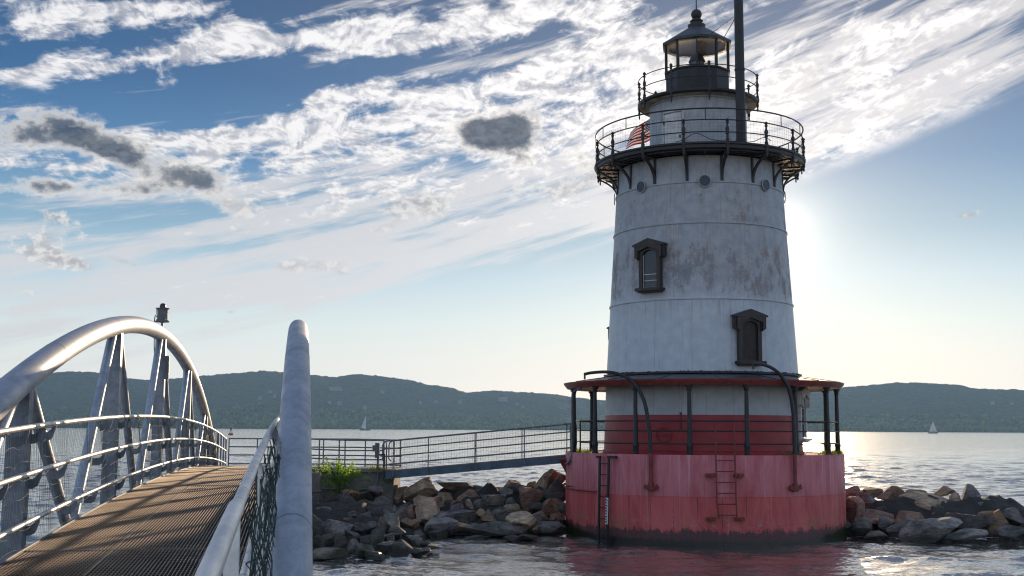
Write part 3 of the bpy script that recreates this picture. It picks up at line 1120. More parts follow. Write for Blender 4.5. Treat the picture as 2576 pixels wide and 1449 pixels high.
    b.lathe([(.30, 17.44), (.31, 17.56), (.25, 17.58), (.20, 17.60), (.20, 17.66), (.23, 17.68), (.23, 17.71), (.17, 17.73), (.16, 17.78)], 20)
    sp = [(.165 + .03 * 0 + .0, 17.78)]
    b.lathe([(.19 * math.sin(t), 17.945 - .19 * math.cos(t)) for t in np.linspace(.6, math.pi - .05, 16)], 24)
    b.build('vent_ball', M['black_iron'], rf, 40)
    b = MB()
    b.tube([(0, 0, 18.1), (0, 0, 19.1)], [.022, .010], 8)
    b.build('lightning_rod', M['black_iron'], rf)
    # lens and stand inside the lantern
    b = MB()
    b.lathe([(.10, 14.72), (.10, 15.55), (.24, 15.58), (.24, 15.66), (.1, 15.67)], 20)
    b.lathe([(.26, 16.20), (.30, 16.22), (.22, 16.40), (.08, 16.52), (.02, 16.75)], 20)
    for a in (20, 140, 260):
        b.bar(cyl(a, .25, 15.62), cyl(a, .26, 16.25), .03, .03)
    ln = b.build('lens_stand', M['black_iron'], T, 40)
    b = MB()
    prof = []
    for i, z in enumerate(np.linspace(15.68, 16.22, 19)):
        prof.append((.205 + .03 * math.cos((z - 15.95) * 5.5) + (.012 if i % 2 else 0), z))
    b.lathe(prof, 28)
    b.build('lens', M['lens_glass'], ln, 15)
    # tall stove pipe rising from the upper gallery
    b = MB()
    b.tube([cyl(27.1, 3.0, 12.52), cyl(27.1, 3.0, 16.0), cyl(27.1, 3.0, 21.5)], [.155, .150, .135], 24)
    for z in (12.70, 15.05):
        b.tube([cyl(27.1, 3.0, z), cyl(27.1, 3.0, z + .05)], .172, 24)
    st = b.build('stove_pipe', M['black_iron'], T)
    b = MB()
    b.tube([cyl(27.1, 2.88, 16.95), cyl(24, 1.20, 16.86)], .012, 6)
    b.tube([cyl(27.1, 2.88, 16.95), cyl(48, 1.25, 16.80)], .012, 6)
    b.build('stay_rod', M['black_iron'], st)
    # portholes under the upper gallery
    for k in range(8):
        a = 3.8 + 44.4 * (k if k < 2 else k) if k < 2 else (-40.5 if k == 7 else 3.8 + 45 * k)
        b = MB()
        n = cyl(a, 1, 0)
        t = np.array([math.cos(R(a)), math.sin(R(a)), 0])
        c = cyl(a, 2.885, 11.385)
        th = np.linspace(0, 2 * np.pi, 28, endpoint=False)
        b.tube([c + t * .19 * math.cos(q) + np.array([0, 0, .19 * math.sin(q)]) + n * .02 for q in th], .015, 8, closed=True)
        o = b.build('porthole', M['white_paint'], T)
        b = MB()
        b.raw([c + n * .012 + t * .18 * math.cos(q) + np.array([0, 0, .18 * math.sin(q)]) for q in th], [tuple(range(28))])
        b.build('porthole_glass', M['window_glass'], o, 0)

    # windows with pedimented hoods
    def window(al, z0, zg0, zg1, r, iron, paneM, bars=(), name='window', ww=.40, gw=.27, hood=True, trim=None):
        n = cyl(al, 1, 0)
        t = np.array([math.cos(R(al)), math.sin(R(al)), 0])
        u = np.array([0, 0, 1.0])
        o = cyl(al, r, 0)
        top = zg1 + .19
        arch = [(gw * math.cos(q), zg1 - .17 + .17 * math.sin(q)) for q in np.linspace(0, math.pi, 13)]
        # frame: jambs and an arched head round the opening
        b = MB()
        dep = n * .16
        for sgn in (-1, 1):
            b.prism([(sgn * gw, z0 + .10), (sgn * ww, z0 + .10), (sgn * ww, zg1 - .17), (sgn * gw, zg1 - .17)][::sgn], dep, o, t, u)
        outer = [(ww, zg1 - .17), (ww, top), (-ww, top), (-ww, zg1 - .17)]
        half = len(arch) // 2
        b.prism([(ww, zg1 - .17), (ww, top), (0, top)] + arch[:half + 1][::-1], dep, o, t, u)
        b.prism([(0, top), (-ww, top), (-ww, zg1 - .17)] + arch[half:][::-1], dep, o, t, u)
        f = b.build(name, iron, T, 30)
        # pane set back in the opening
        b = MB()
        b.prism([(-gw - .02, z0 + .09), (gw + .02, z0 + .09), (gw + .02, zg1 - .16)] + [(x * 1.05, z) for x, z in arch] + [(-gw - .02, zg1 - .16)], n * .06, o + n * .02, t, u)
        b.build('pane', paneM, f, 0)
        if bars is not None:
            b = MB()
            for z in bars:
                b.prism([(-gw, z), (gw, z), (gw, z + .022), (-gw, z + .022)], n * .02, o + n * .082, t, u)
            for sgn in (-1, 1):
                b.prism([(sgn * gw, z0 + .1), (sgn * (gw - .022), z0 + .1), (sgn * (gw - .022), zg1 - .15), (sgn * gw, zg1 - .15)][::-sgn], n * .02, o + n * .082, t, u)
            b.prism([(-gw, z0 + .1), (gw, z0 + .1), (gw, z0 + .13), (-gw, z0 + .13)], n * .02, o + n * .086, t, u)
            b.build('sash', M['white_trim'] if bars else iron, f)
        # hood with gable, ears and corbels
        b = MB()
        e = zg1 + .13
        b.prism([(-.50, e - .36), (-.50, e), (.50, e), (.50, e - .36), (.40, e - .44), (.395, e - .16), (0, e - .03), (-.395, e - .16), (-.40, e - .44)][::-1], n * .14, o + n * .11, t, u)
        b.prism([(-.60, e + .005), (.60, e + .005), (.58, e + .06), (0, e + .25), (-.58, e + .06)], n * .27, o + n * -.02, t, u)
        for sgn in (-1, 1):
            b.prism([(sgn * .36, e - .40), (sgn * .54, e - .36), (sgn * .55, e + .003), (sgn * .36, e + .003)][::sgn], n * .22, o + n * -.025, t, u)
        b.build('hood', iron if trim is None else trim, f, 30)
        b = MB()
        b.prism([(-.46, z0), (.46, z0), (.48, z0 + .07), (.44, z0 + .098), (-.44, z0 + .098), (-.48, z0 + .07)], n * .34, o + n * -.03, t, u)
        b.prism([(-.40, z0 - .05), (.40, z0 - .05), (.42, z0 - .003), (-.42, z0 - .003)], n * .24, o + n * -.03, t, u)
        b.build('sill', iron if trim is None else trim, f, 30)
        return f
    window(-30.2, 7.87, 7.98, 9.20, 3.04, M['brown_iron'], M['window_glass'], bars=(8.20, 8.40))
    window(27.4, 5.50, 5.60, 6.85, 3.19, M['brown_iron'], M['dark_board'], bars=(), name='shuttered_window')
    window(-119, 5.50, 5.60, 6.85, 3.19, M['brown_iron'], M['dark_board'], bars=(), name='shuttered_window')
    window(150, 7.87, 7.98, 9.20, 3.04, M['brown_iron'], M['window_glass'], bars=(8.20, 8.40))
    window(71.5, 3.10, 3.20, 4.50, 3.29, M['white_trim'], M['dark_board'], bars=(3.4, 3.65, 3.9, 4.15), name='arched_window')
    # downspout on the ground storey
    b = MB()
    b.tube([cyl(-11.5, 3.29, 3.95), cyl(-11.5, 3.26, 4.95)], .022, 8)
    dsp = b.build('downspout', M['white_trim'], T)
    b = MB()
    b.tube([cyl(-11.5, 3.32, 3.45), cyl(-11.5, 3.29, 3.95)], .024, 8)
    b.tube([cyl(-11.5, 3.29, 3.92), cyl(-11.5, 3.285, 3.99)], .034, 8)
    b.build('downspout_foot', M['red_iron'], dsp)
    # round iron hatch outline on the red wall
    b = MB()
    c = cyl(-21, 3.32, 3.28)
    t = np.array([math.cos(R(-21)), math.sin(R(-21)), 0])
    b.tube([c + t * .26 * math.cos(q) + np.array([0, 0, .22 * math.sin(q)]) for q in np.linspace(0, 2 * np.pi, 28, endpoint=False)], .012, 6, closed=True)
    b.bar(c - t * .30, c + t * .30, .025, .02)
    b.build('hatch_ring', M['red_iron'], T)
    # davits: standards rising past the canopy and bending over to the left
    def davit(pts, al, depth, name='davit'):
        # pts: (dx to the right of the socket, height)
        t = np.array([math.cos(R(al)), math.sin(R(al)), 0])
        o = cyl(al, depth, 0)
        def smooth(P):
            P = np.asarray(P, float)
            k = np.linspace(0, len(P) - 1, 40)
            for _ in range(1):
                X = np.interp(k, range(len(P)), P[:, 0])
                Z = np.interp(k, range(len(P)), P[:, 1])
            for _ in range(3):
                X[1:-1] = (X[:-2] + 2 * X[1:-1] + X[2:]) / 4
                Z[1:-1] = (Z[:-2] + 2 * Z[1:-1] + Z[2:]) / 4
            return [o + t * x + np.array([0, 0, z]) for x, z in zip(X, Z)]
        b = MB()
        up = [q for q in pts if q[1] >= 2.72]
        P = smooth(up)
        b.tube(P, np.linspace(.062, .046, len(P)), 12)
        b.tube([P[-1] + np.array([0, 0, .05]), P[-1] - np.array([0, 0, .16])], .03, 8)
        d = b.build(name, M['black_iron'], T)
        b = MB()
        b.tube([o + np.array([0, 0, 1.72]), o + np.array([0, 0, 2.74])], .055, 12)
        b.tube([o + np.array([0, 0, 1.66]), o + np.array([0, 0, 1.86])], .085, 12)
        b.box(o + np.array([0, .03, 1.73]), (.44, .10, .10), [t, np.array([-t[1], t[0], 0]), np.array([0, 0, 1.0])])
        b.prism([(-.20, 1.78), (-.20, 1.83), (-.08, 1.72), (.08, 1.72), (.20, 1.83), (.20, 1.78), (.08, 1.62), (-.08, 1.62)][::-1], -.06 * cyl(al, 1, 0), o + .03 * cyl(al, 1, 0), t, np.array([0, 0, 1.0]))
        b.build('davit_socket', M['red_iron'], d)
    davit([(0, 1.7), (0, 2.74), (-.02, 3.4), (-.15, 4.2), (-.32, 4.62), (-.62, 4.98), (-1.05, 5.17), (-1.5, 5.23), (-2.0, 5.20), (-2.18, 5.16)], -19.2, 4.70)
    davit([(0, 1.7), (0, 2.74), (0, 3.8), (-.08, 4.4), (-.20, 4.78), (-.50, 5.15), (-.85, 5.34), (-1.22, 5.42), (-1.50, 5.42)], 35.8, 4.70)
    # black ladder with the tide board
    b = MB()
    A1, A2 = [cyl(-41.8, 4.74, 2.62), cyl(-42.6, 4.74, -.5)], [cyl(-37.0, 4.74, 2.62), cyl(-38.4, 4.74, -.5)]
    for P in (A1, A2):
        b.bar(P[0], P[1], .065, .05, up=cyl(-40, 1, 0))
    for z in np.arange(-.3, 2.4, .337):
        f = (2.62 - z) / 3.12
        b.tube([A1[0] * (1 - f) + A1[1] * f, A2[0] * (1 - f) + A2[1] * f], .016, 8)
    b.box(cyl(-42.6, 4.72, 2.60), (.16, .10, .07))
    b.box(cyl(-35.6, 4.72, 2.60), (.34, .10, .08), [np.array([math.cos(R(-35)), math.sin(R(-35)), 0]), cyl(-35, 1, 0), np.array([0, 0, 1.0])])
    ld = b.build('ladder', M['black_iron'], T)
    ld['label'] = 'black ladder with a white tide board at its foot'
    b = MB()
    t = A2[1] - A2[0]
    t /= np.linalg.norm(t)
    n = cyl(-38, 1, 0)
    sx = np.cross(n, t)
    sx /= np.linalg.norm(sx)
    o = A2[0] + n * .036
    dz = lambda z: (2.62 - z) / -t[2]
    b.prism([(-.048, dz(1.36)), (.048, dz(1.36)), (.048, dz(.56)), (-.048, dz(.56))], n * .015, o, sx, t)
    tb = b.build('tide_board', M['board_white'], ld, 0)
    b = MB()
    for k in range(9):
        z = 1.31 - k * .083
        b.prism([(-.046, dz(z)), (.005 if k % 2 else .022, dz(z)), (.005 if k % 2 else .022, dz(z - .035)), (-.046, dz(z - .035))], n * .004, o + n * .0155, sx, t)
        b.prism([(.012, dz(z - .035)), (.034, dz(z - .035)), (.034, dz(z - .06)), (.012, dz(z - .06))], n * .004, o + n * .0155, sx, t)
    b.prism([(-.048, dz(1.47)), (.048, dz(1.47)), (.048, dz(1.365)), (-.048, dz(1.365))], n * .014, o, sx, t)
    b.build('tide_marks', M['mark_black'], tb, 0)
    # rusty red ladder, its stringers standing above the rim
    b = MB()
    B1 = [cyl(4.6, 4.76, 3.66), cyl(4.9, 4.76, 1.30), cyl(5.6, 4.74, .85)]
    B2 = [cyl(11.3, 4.76, 3.66), cyl(11.7, 4.76, 1.30), cyl(12.0, 4.74, .85)]
    for P in (B1, B2):
        b.tube(P, .022, 8)
        b.tube([P[0] - np.array([0, 0, .03]), P[0] + np.array([0, 0, .04])], .032, 8)
    for z in np.arange(.95, 2.6, .32):
        b.tube([cyl(4.9, 4.755, z), cyl(11.6, 4.755, z + .005)], .016, 8)
    for z, w in ((2.11, 1), (.83, .8)):
        for a in (2.6, 13.0):
            b.bar(cyl(a - 1.6, 4.66, z), cyl(a + 2.0, 4.66, z + .01), .10, .10, up=cyl(a, 1, 0))
            b.bar(cyl(a, 4.60, z), cyl(a, 4.78, z), .05, .06)
    b.build('ladder', M['red_iron'], T)['label'] = 'thin rusty red ladder rising above the caisson rim'
    # bracket under the end of the gangway
    b = MB()
    for a in (-79, -93):
        n = cyl(a, 1, 0)
        t = np.array([math.cos(R(a)), math.sin(R(a)), 0])
        b.prism([(-.02, 1.95), (-.02, 2.42), (.20, 2.42), (.20, 2.34)], t * .05, cyl(a, 4.60, 0), n, np.array([0, 0, 1.0]))
    b.box(cyl(-86, 4.70, 2.455), (.26, 1.5, .06), [cyl(-86, 1, 0), np.array([math.cos(R(-86)), math.sin(R(-86)), 0]), np.array([0, 0, 1.0])])
    b.build('gangway_bracket', M['red_iron'], T)
    # hooped standard where the gangway meets the gallery
    b = MB()
    b.tube([cyl(-66, 4.56, 2.35), cyl(-66.2, 4.62, 2.45), cyl(-66.2, 4.60, 2.8), cyl(-66.2, 4.60, 4.4), cyl(-65.5, 4.60, 4.62), cyl(-63.0, 4.55, 4.74), cyl(-59, 4.5, 4.76)], .030, 10)
    b.tube([cyl(-66.2, 4.62, 2.6), cyl(-67, 4.65, 2.42), cyl(-69, 4.66, 2.34), cyl(-74, 4.66, 2.32)], .035, 10)
    b.build('gate_standard', M['gangway_steel'], T)
    return T


LH = build_lighthouse()


def grass_tufts(name, label, pts, mat, h=.22, n=40, sp=.15):
    b = MB()
    r = np.random.default_rng(len(pts) * 7 + n)
    for p in pts:
        for i in range(n):
            o = np.asarray(p) + np.array([r.normal(0, sp), r.normal(0, sp), 0])
            a = r.uniform(0, 6.28)
            L = h * r.uniform(.4, 1.2)
            w = .010
            d = np.array([math.cos(a), math.sin(a), 0])
            s_ = np.array([-d[1], d[0], 0]) * w
            m1 = o + d * L * .25 + np.array([0, 0, L * .6])
            t1 = o + d * L * .65 + np.array([0, 0, L])
            b.raw([o - s_, o + s_, m1 + s_ * .8, m1 - s_ * .8, t1], [(0, 1, 2, 3), (3, 2, 4)])
    tag(b.build(name, mat, sharp=0), label, 'grass', kind='stuff')


def leaf_mat(name, lo, hi, trans):
    m, g, p, out = new_mat(name)
    pos = g.node('ShaderNodeNewGeometry').outputs['Position']
    n = g.noise(pos, 6.0, 4, .6)
    c = g.mix(g.step(n, .35, .65), lo, hi)
    d = g.node('ShaderNodeBsdfDiffuse')
    t = g.node('ShaderNodeBsdfTranslucent')
    g.put(d.inputs['Color'], c)
    g.put(t.inputs['Color'], g.mix(0.0, g.vm('SCALE', g.vm('MULTIPLY', c, (1.25, 1.35, .5)), s=2.4), (0, 0, 0)))
    gl = g.node('ShaderNodeBsdfGlossy')
    gl.inputs['Roughness'].default_value = .4
    x = g.node('ShaderNodeMixShader')
    x.inputs[0].default_value = trans
    g.l.new(d.outputs[0], x.inputs[1])
    g.l.new(t.outputs[0], x.inputs[2])
    y = g.node('ShaderNodeMixShader')
    y.inputs[0].default_value = .06
    g.l.new(x.outputs[0], y.inputs[1])
    g.l.new(gl.outputs[0], y.inputs[2])
    g.l.new(y.outputs[0], out.inputs['Surface'])
    g.n.remove(p)
    return m


M['leaf'] = leaf_mat('bush_leaf', (.07, .12, .015), (.17, .25, .035), .62)
M['grass'] = leaf_mat('grass_blade', (.07, .09, .02), (.14, .15, .04), .55)


def lw(al, r, z):
    p = cyl(al, r, z)
    c, s_ = math.cos(LROT), math.sin(LROT)
    return np.array([LX + c * p[0] - s_ * p[1], LY + s_ * p[0] + c * p[1], p[2]])


_r = np.random.default_rng(8)
pts = [lw(a, 4.38 + _r.uniform(-.1, .08), 2.66) for a in (38, 40, 58, 62, 66, 69, 72, 75, 80, 84, 88, 92, 97, 103, 110, -62, -58, -55, -96, -100)]
grass_tufts('grass', 'tufts of grass growing along the rim of the red caisson', pts, M['grass'], .17, 34, .12)


# ---------------------------------------------------------------- flag
def build_flag():
    m, g, p, out = new_mat('flag_cloth')
    uv = g.node('ShaderNodeUVMap').outputs[0]
    u, v, _ = g.xyz(uv)
    st = g.m('MODULO', g.m('FLOOR', g.mul(v, 13.0)), 2.0)
    c = g.mix(st, (.34, .015, .035), (.80, .77, .75))
    can = g.mul(g.m('LESS_THAN', u, .40), g.m('GREATER_THAN', v, 6 / 13.0))
    cx, cyy = g.mul(u, 6 / .40), g.mul(g.sub(v, 6 / 13.0), 9 / (7 / 13.0))
    row = g.m('FLOOR', cyy)
    fx = g.sub(g.m('FRACT', g.add(cx, g.mul(g.m('MODULO', row, 2.0), .5))), .5)
    fy = g.sub(g.m('FRACT', cyy), .5)
    star = g.m('LESS_THAN', g.add(g.mul(fx, fx), g.mul(fy, fy)), .075)
    c = g.mix(can, c, g.mix(star, (.035, .05, .14), (.75, .75, .75)))
    g.n.remove(p)
    d = g.node('ShaderNodeBsdfDiffuse')
    t = g.node('ShaderNodeBsdfTranslucent')
    g.put(d.inputs['Color'], c)
    g.put(t.inputs['Color'], c)
    x = g.node('ShaderNodeMixShader')
    x.inputs[0].default_value = .22
    g.l.new(d.outputs[0], x.inputs[1])
    g.l.new(t.outputs[0], x.inputs[2])
    g.l.new(x.outputs[0], out.inputs['Surface'])
    hoist = Vector(lw(-152, 3.45, 0))
    T = empty('flag', (hoist.x, hoist.y, 12.52))
    hz = at(1640, 287, hoist.y)[2] - 12.52
    tag(T, 'faded American stars and stripes flag flying behind the upper gallery', 'flag')
    b = MB()
    b.tube([(0, 0, 0), (.10, 0, hz + .12)], .018, 8)
    b.build('flagstaff', M['black_iron'], T)
    nu, nv = 34, 18
    V, F, UV = [], [], []
    for j in range(nv + 1):
        for i in range(nu + 1):
            u_, v_ = i / nu, j / nv
            dr = u_ * 1.12
            x_ = .08 - dr * .98 + .04 * math.sin(5 * u_ + 2 * v_) + .12 * v_ * u_
            z_ = hz - .84 + v_ * .84 * (1 - .18 * u_) - dr * .46 + .03 * math.sin(7 * u_ + 1.5)
            y_ = .20 * math.sin(6.5 * u_ + 1.2 * v_) * u_ ** .6 + .12 * u_
            V.append((x_, y_, z_))
    for j in range(nv):
        for i in range(nu):
            a = j * (nu + 1) + i
            F.append((a, a + 1, a + nu + 2, a + nu + 1))
    b = MB()
    b.raw(V, F)
    o = b.build('flag_cloth', m, T, 0)
    o.data.shade_smooth()
    uvl = o.data.uv_layers.new(name='UVMap')
    for lp in o.data.loops:
        k = lp.vertex_index
        uvl.data[lp.index].uv = ((k % (nu + 1)) / nu, (k // (nu + 1)) / nv)


build_flag()


# ---------------------------------------------------------------- footbridge
BB = -0.18                        # heading of the bridge
DS, DZ, DK = 23.147, -.878 + WZ, .00142
def zdk(s): return DZ - DK * (s - DS) ** 2
def zar(s): return 1.759 + WZ - .0094 * (s - 23.52) ** 2 - .233e-5 * (s - 23.52) ** 4
UL, UR, RL, RR_ = -2.526, .011, -2.335, -.20
DL, DR = -2.29, -.245
NEAR, FARE = 3.6, 43.6
HANG = [11.85, 17.6, 23.45, 29.4, 35.3]
BU, BS = 1.26, 23.4


def bw(u, s, z):
    u, s = u - BU + BU, s
    return np.array([s * math.sin(BB) + u * math.cos(BB), s * math.cos(BB) - u * math.sin(BB), z])


def build_bridge():
    o = bw(-BU, BS, 0)
    T = empty('footbridge', (o[0], o[1], 0), -BB)
    tag(T, 'galvanised steel tied arch footbridge with grating deck leading to the lighthouse', 'footbridge')
    L = lambda u, s, z: np.array([u + BU, s - BS, z])
    for u in (UL, UR):
        lean = .012 if u == UR else 0
        S = np.linspace(.6, 46.4, 120)
        b = MB()
        b.tube([L(u + lean * (zar(s) - WZ), s, zar(s)) for s in S], .1345, 40)
        ar = b.build('arch_tube', M['galv'], T, 60)
        for s in (7.9, 13.3, 17.15, 23.2, 26.4, 32.1):
            b = MB()
            b.tube([L(u + lean * (zar(q) - WZ), q, zar(q)) for q in (s - .008, s, s + .008)], [.1358, .1372, .1358], 40, caps=False)
            b.build('weld_seam', M['galv_plate'], ar)
        # bottom chord
        b = MB()
        b.strip([L(u, s, zdk(s) - .30) for s in np.linspace(NEAR, FARE, 50)], .15, .20)
        b.build('bottom_chord', M['galv_plate'], T)
        for i, s in enumerate(HANG):
            sg = .11 if u == UL else .11
            b = MB()
            b.bar(L(u, s, zdk(s) - .25), L(u, s, zar(s) - .06), .19, .19, up=(0, 1, 0))
            hg = b.build('hanger', M['galv_plate'], T)
            for d in (-1, 1):
                s1 = s + d * 2.95
                b = MB()
                s0 = s + d * .20
                b.tube([L(u, s0, zar(s0) - .05), L(u, s1, zdk(s1) - .33)], .062, 16)
                b.build('diagonal_strut', M['galv'], T)
            # curved plates that carry the rails
            sd = 1 if u == UL else -1
            for z in (.216, .65, 1.07):
                for off in ((.10, 1), (2.95 * (1 - (z + .33) / max(.4, zar(s) - zdk(s) + .28)) + .05, 1), (-2.95 * (1 - (z + .33) / max(.4, zar(s) - zdk(s) + .28)) + .08, 1)):
                    s2 = s + off[0]
                    zz = zdk(s2) + z
                    rail = RL if u == UL else RR_
                    o2 = L(u, s2, zz)
                    w = abs(rail - u)
                    b = MB()
                    b.prism([(.04, -.175), (w - .065, -.175), (w - .02, -.145), (w + .008, -.06), (w + .014, 0), (w - .014, 0), (w - .03, -.05), (w - .07, -.085), (.04, -.085)], (0, .014, 0), o2, (sd, 0, 0), (0, 0, 1))
                    b.build('rail_bracket', M['galv_plate'], T)
    # handrails
    for u in (RL, RR_):
        for z in (.216, .65, 1.07):
            b = MB()
            S = np.linspace(4.6 if u == RR_ else 3.4, FARE - 2.0 if False else FARE, 90)
            b.tube([L(u, s, zdk(s) + z) for s in S], .0245 if z < 1 else .026, 14)
            rl = b.build('handrail', M['galv_rail'], T)
            b = MB()
            for s in np.arange(4.75, 40, .36 if u == RR_ else .62):
                s = s + .04 * math.sin(s * 13)
                b.tube([L(u, q, zdk(q) + z) for q in (s - .004, s + .004)], .0285 if z > 1 else .027, 12, caps=False)
            b.build('cable_ties', M['tie'], rl)
    # thicker pipe of the landing rail at the near end
    b = MB()
    for z in (.25, .65, 1.07):
        b.tube([L(RR_ - .004, s, zdk(s) + z) for s in np.linspace(1.6, 4.62, 14)], .0315, 16)
    for s in (1.7, 2.9, 4.30):
        b.tube([L(RR_, s, zdk(s) - .1), L(RR_, s, zdk(s) + 1.06)], .028, 14)
    b.build('landing_rail', M['galv_rail'], T)
    for s in (6.9, 12.6, 15.0, 21.0):
        b = MB()
        b.tube([L(RR_ + .03, s, zdk(s) - .2), L(RR_ + .03, s, zdk(s) + 1.05)], .021, 12)
        b.build('rail_post', M['galv_rail'], T)
    # closer posts where the railing ends on the landing
    for u in (RL, RR_):
        for s in (39.0, 40.6, 42.1, 43.55):
            b = MB()
            b.bar(L(u, s, zdk(s) - .2), L(u, s, zdk(s) + 1.08), .06, .06, up=(0, 1, 0))
            b.build('rail_post', M['galv_plate'], T)
    # deck: bearing bars, cross bars, seam and edge angles
    b = MB()
    S = np.linspace(1.2, FARE + .1, 44)
    n = 66
    for k in range(n + 1):
        u = DL + (DR - DL) * k / n
        b.strip([L(u, s, zdk(s) - .018) for s in S], .0065, .034)
    dk = b.build('grating_deck', M['grating'], T, 0)
    b = MB()
    for s in np.arange(1.3, FARE, .10):
        b.box(L((DL + DR) / 2, s, zdk(s) - .017), (DR - DL, .008, .010))
    b.build('cross_rods', M['cross_rod'], dk, 0)
    b = MB()
    b.strip([L(-1.55, s, zdk(s) - .016) for s in S], .016, .034)
    for s in (11.2, 19.3, 27.4, 35.5):
        b.box(L((DL + DR) / 2, s, zdk(s) - .012), (DR - DL, .022, .030))
    b.build('deck_seam', M['grating'], dk)
    b = MB()
    for u in (DL - .02, DR + .02):
        b.strip([L(u, s, zdk(s) - .06) for s in S], .014, .14)
    for s in np.arange(2.6, FARE, 2.9):
        b.box(L((UL + UR) / 2, s, zdk(s) - .22), (UR - UL - .15, .10, .16))
    b.build('deck_frame', M['galv_plate'], T)
    return T


build_bridge()


def net(name, label, group, u0, s0, s1, ds, dz, mat, rad, heights, seed, sag=.02):
    """netting tied to a bridge railing"""
    b = MB()
    r = np.random.default_rng(seed)
    f1 = lambda s, z: u0 + sag * math.sin(s * 1.7 + z * 2) + sag * .7 * math.sin(s * 5.1 + 1 + z * 4)
    for s in np.arange(s0, s1, ds):
        s = s + r.normal(0, ds * .08)
        w = r.normal(0, .015)
        P = [bw(f1(s, z), s + w * math.sin(z * 5) + .012 * math.sin(s * 3 + z * 9), zdk(s) + z) for z in np.linspace(heights[0], heights[1], 6)]
        b.tube(P, rad, 3, caps=False)
    for z in np.arange(heights[0], heights[1], dz):
        ss = np.arange(s0, s1, .22)
        P = [bw(f1(s, z), s, zdk(s) + z + .016 * math.sin(s * 7 + z * 30) + .010 * math.sin(s * 17 + z * 11)) for s in ss]
        b.tube(P, rad * 1.15, 3, caps=False)
    o = b.build(name, mat, sharp=0)
    tag(o, label, 'net')
    return o


net('safety_net', 'pale mesh net tied along the left railing of the footbridge', None, RL - .035, 6.5, 40.0,   .06, .15, M['net'], .0014, (0.0, 1.05), 1)


def bunched_net():
    b = MB()
    r = np.random.default_rng(17)
    # ropes of the bunched net gather at tie points on the rail and sag between them
    s = 4.9
    while s < 9.0:
        span = r.uniform(.7, 1.3)
        for k in range(4):
            q = r.random()
            a, c = s + r.normal(0, .05), s + span + r.normal(0, .08)
            drop = r.uniform(.15, 1.0)
            mid = s + span * r.uniform(.2, .8)
            P = []
            for t in np.linspace(0, 1, 9):
                sq = (1 - t) ** 2 * a + 2 * t * (1 - t) * mid + t * t * c
                zq = 1.04 - drop * 4 * t * (1 - t) * r.uniform(.9, 1.1)
                P.append(bw(RR_ + .07 + .05 * math.sin(9 * t + q * 6) * r.uniform(.5, 1.2), sq, zdk(sq) + max(zq, .02)))
            b.tube(P, r.uniform(.002, .0032), 4, caps=False)
        for k in range(4):
            a = s + r.uniform(0, span)
            P = []
            ph = r.uniform(0, 6.28)
            for t in np.linspace(0, 1, 8):
                P.append(bw(RR_ + .065 + .05 * math.sin(7 * t + ph), a + .10 * math.sin(4 * t + ph) + r.normal(0, .012), zdk(a) + 1.03 * (1 - t) + .01))
            b.tube(P, r.uniform(.002, .0036), 4, caps=False)
        s += span
    o = b.build('bunched_net', M['dark_net'], sharp=0)
    tag(o, 'dark green netting bunched behind the right railing of the footbridge', 'net')


bunched_net()


# ---------------------------------------------------------------- signal lantern on the bridge
def build_signal():
    s = 23.5
    p = bw(UL, s, 0)
    T = empty('signal_lantern', (p[0], p[1], zar(s) + .10), -BB)
    tag(T, 'grey signal lantern on a short pole above the top of the left arch', 'lantern')
    z0 = .20
    T.scale = (.80, .80, .76)
    b = MB()
    b.tube([(0, 0, 0), (0, 0, z0)], .030, 12)
    b.build('pole', M['galv_plate'], T)
    b = MB()
    b.lathe([(.02, z0 - .025), (.165, z0 - .02), (.172, z0 + .005), (.155, z0 + .015), (.135, z0 + .035), (.115, z0 + .04)], 20)
    for k in range(4):
        b.box((.14 * math.cos(k * 1.57 + .6), .14 * math.sin(k * 1.57 + .6), z0 + .035), (.025, .025, .05))
    b.build('base_plate', M['box_grey'], T)
    b = MB()
    b.lathe([(.115, z0 + .04), (.120, z0 + .08), (.122, z0 + .18), (.125, z0 + .27), (.13, z0 + .305), (.16, z0 + .31), (.165, z0 + .335), (.08, z0 + .34)], 20)
    for k in range(6):
        b.box((.126, 0, z0 + .08 + k * .038), (.024, .04, .014))
    b.build('housing', M['box_grey'], T)
    b = MB()
    b.lathe([(.066, z0 + .335), (.074, z0 + .375), (.068, z0 + .42), (.04, z0 + .455), (.01, z0 + .462)], 16)
    b.build('lamp_dome', M['lamp_glass'], T)
    b = MB()
    b.tube([(-.12, 0, z0 + .16), (-.15, 0, z0 + .165), (-.172, 0, z0 + .12), (-.178, 0, z0 + .02), (-.172, -.0, z0 - .22), (-.165, 0, z0 - .55), (-.14, 0, z0 - 1.0), (-.13, 0, z0 - 2.4)], .011, 8)
    b.tube([(-.11, 0, z0 + .12), (-.145, 0, z0 + .12)], .016, 8)
    b.tube([(-.145, 0, z0 + .19), (-.135, 0, z0 + .30)], .008, 6)
    b.build('cable', M['black_iron'], T)
    # small meter cabinet on the hanger below
    p = bw(UL + .10, 23.36, 0)
    C = empty('meter_cabinet', (p[0], p[1], zdk(23.4) + 1.78), -BB)
    tag(C, 'narrow grey meter cabinet fixed high on a hanger of the left arch', 'cabinet')
    b = MB()
    b.box((.04, -.05, .22), (.07, .10, .44))
    b.build('case', M['box_grey'], C)
    for z, h in ((.05, .07), (.14, .055), (.205, .055), (.27, .055), (.375, .10)):
        b = MB()
        b.box((.079, -.05, z), (.008, .075, h))
        b.build('cover_plate', M['white_trim'], C)


build_signal()


# ---------------------------------------------------------------- landing, gangway
LAND_Z = zdk(FARE) - .03


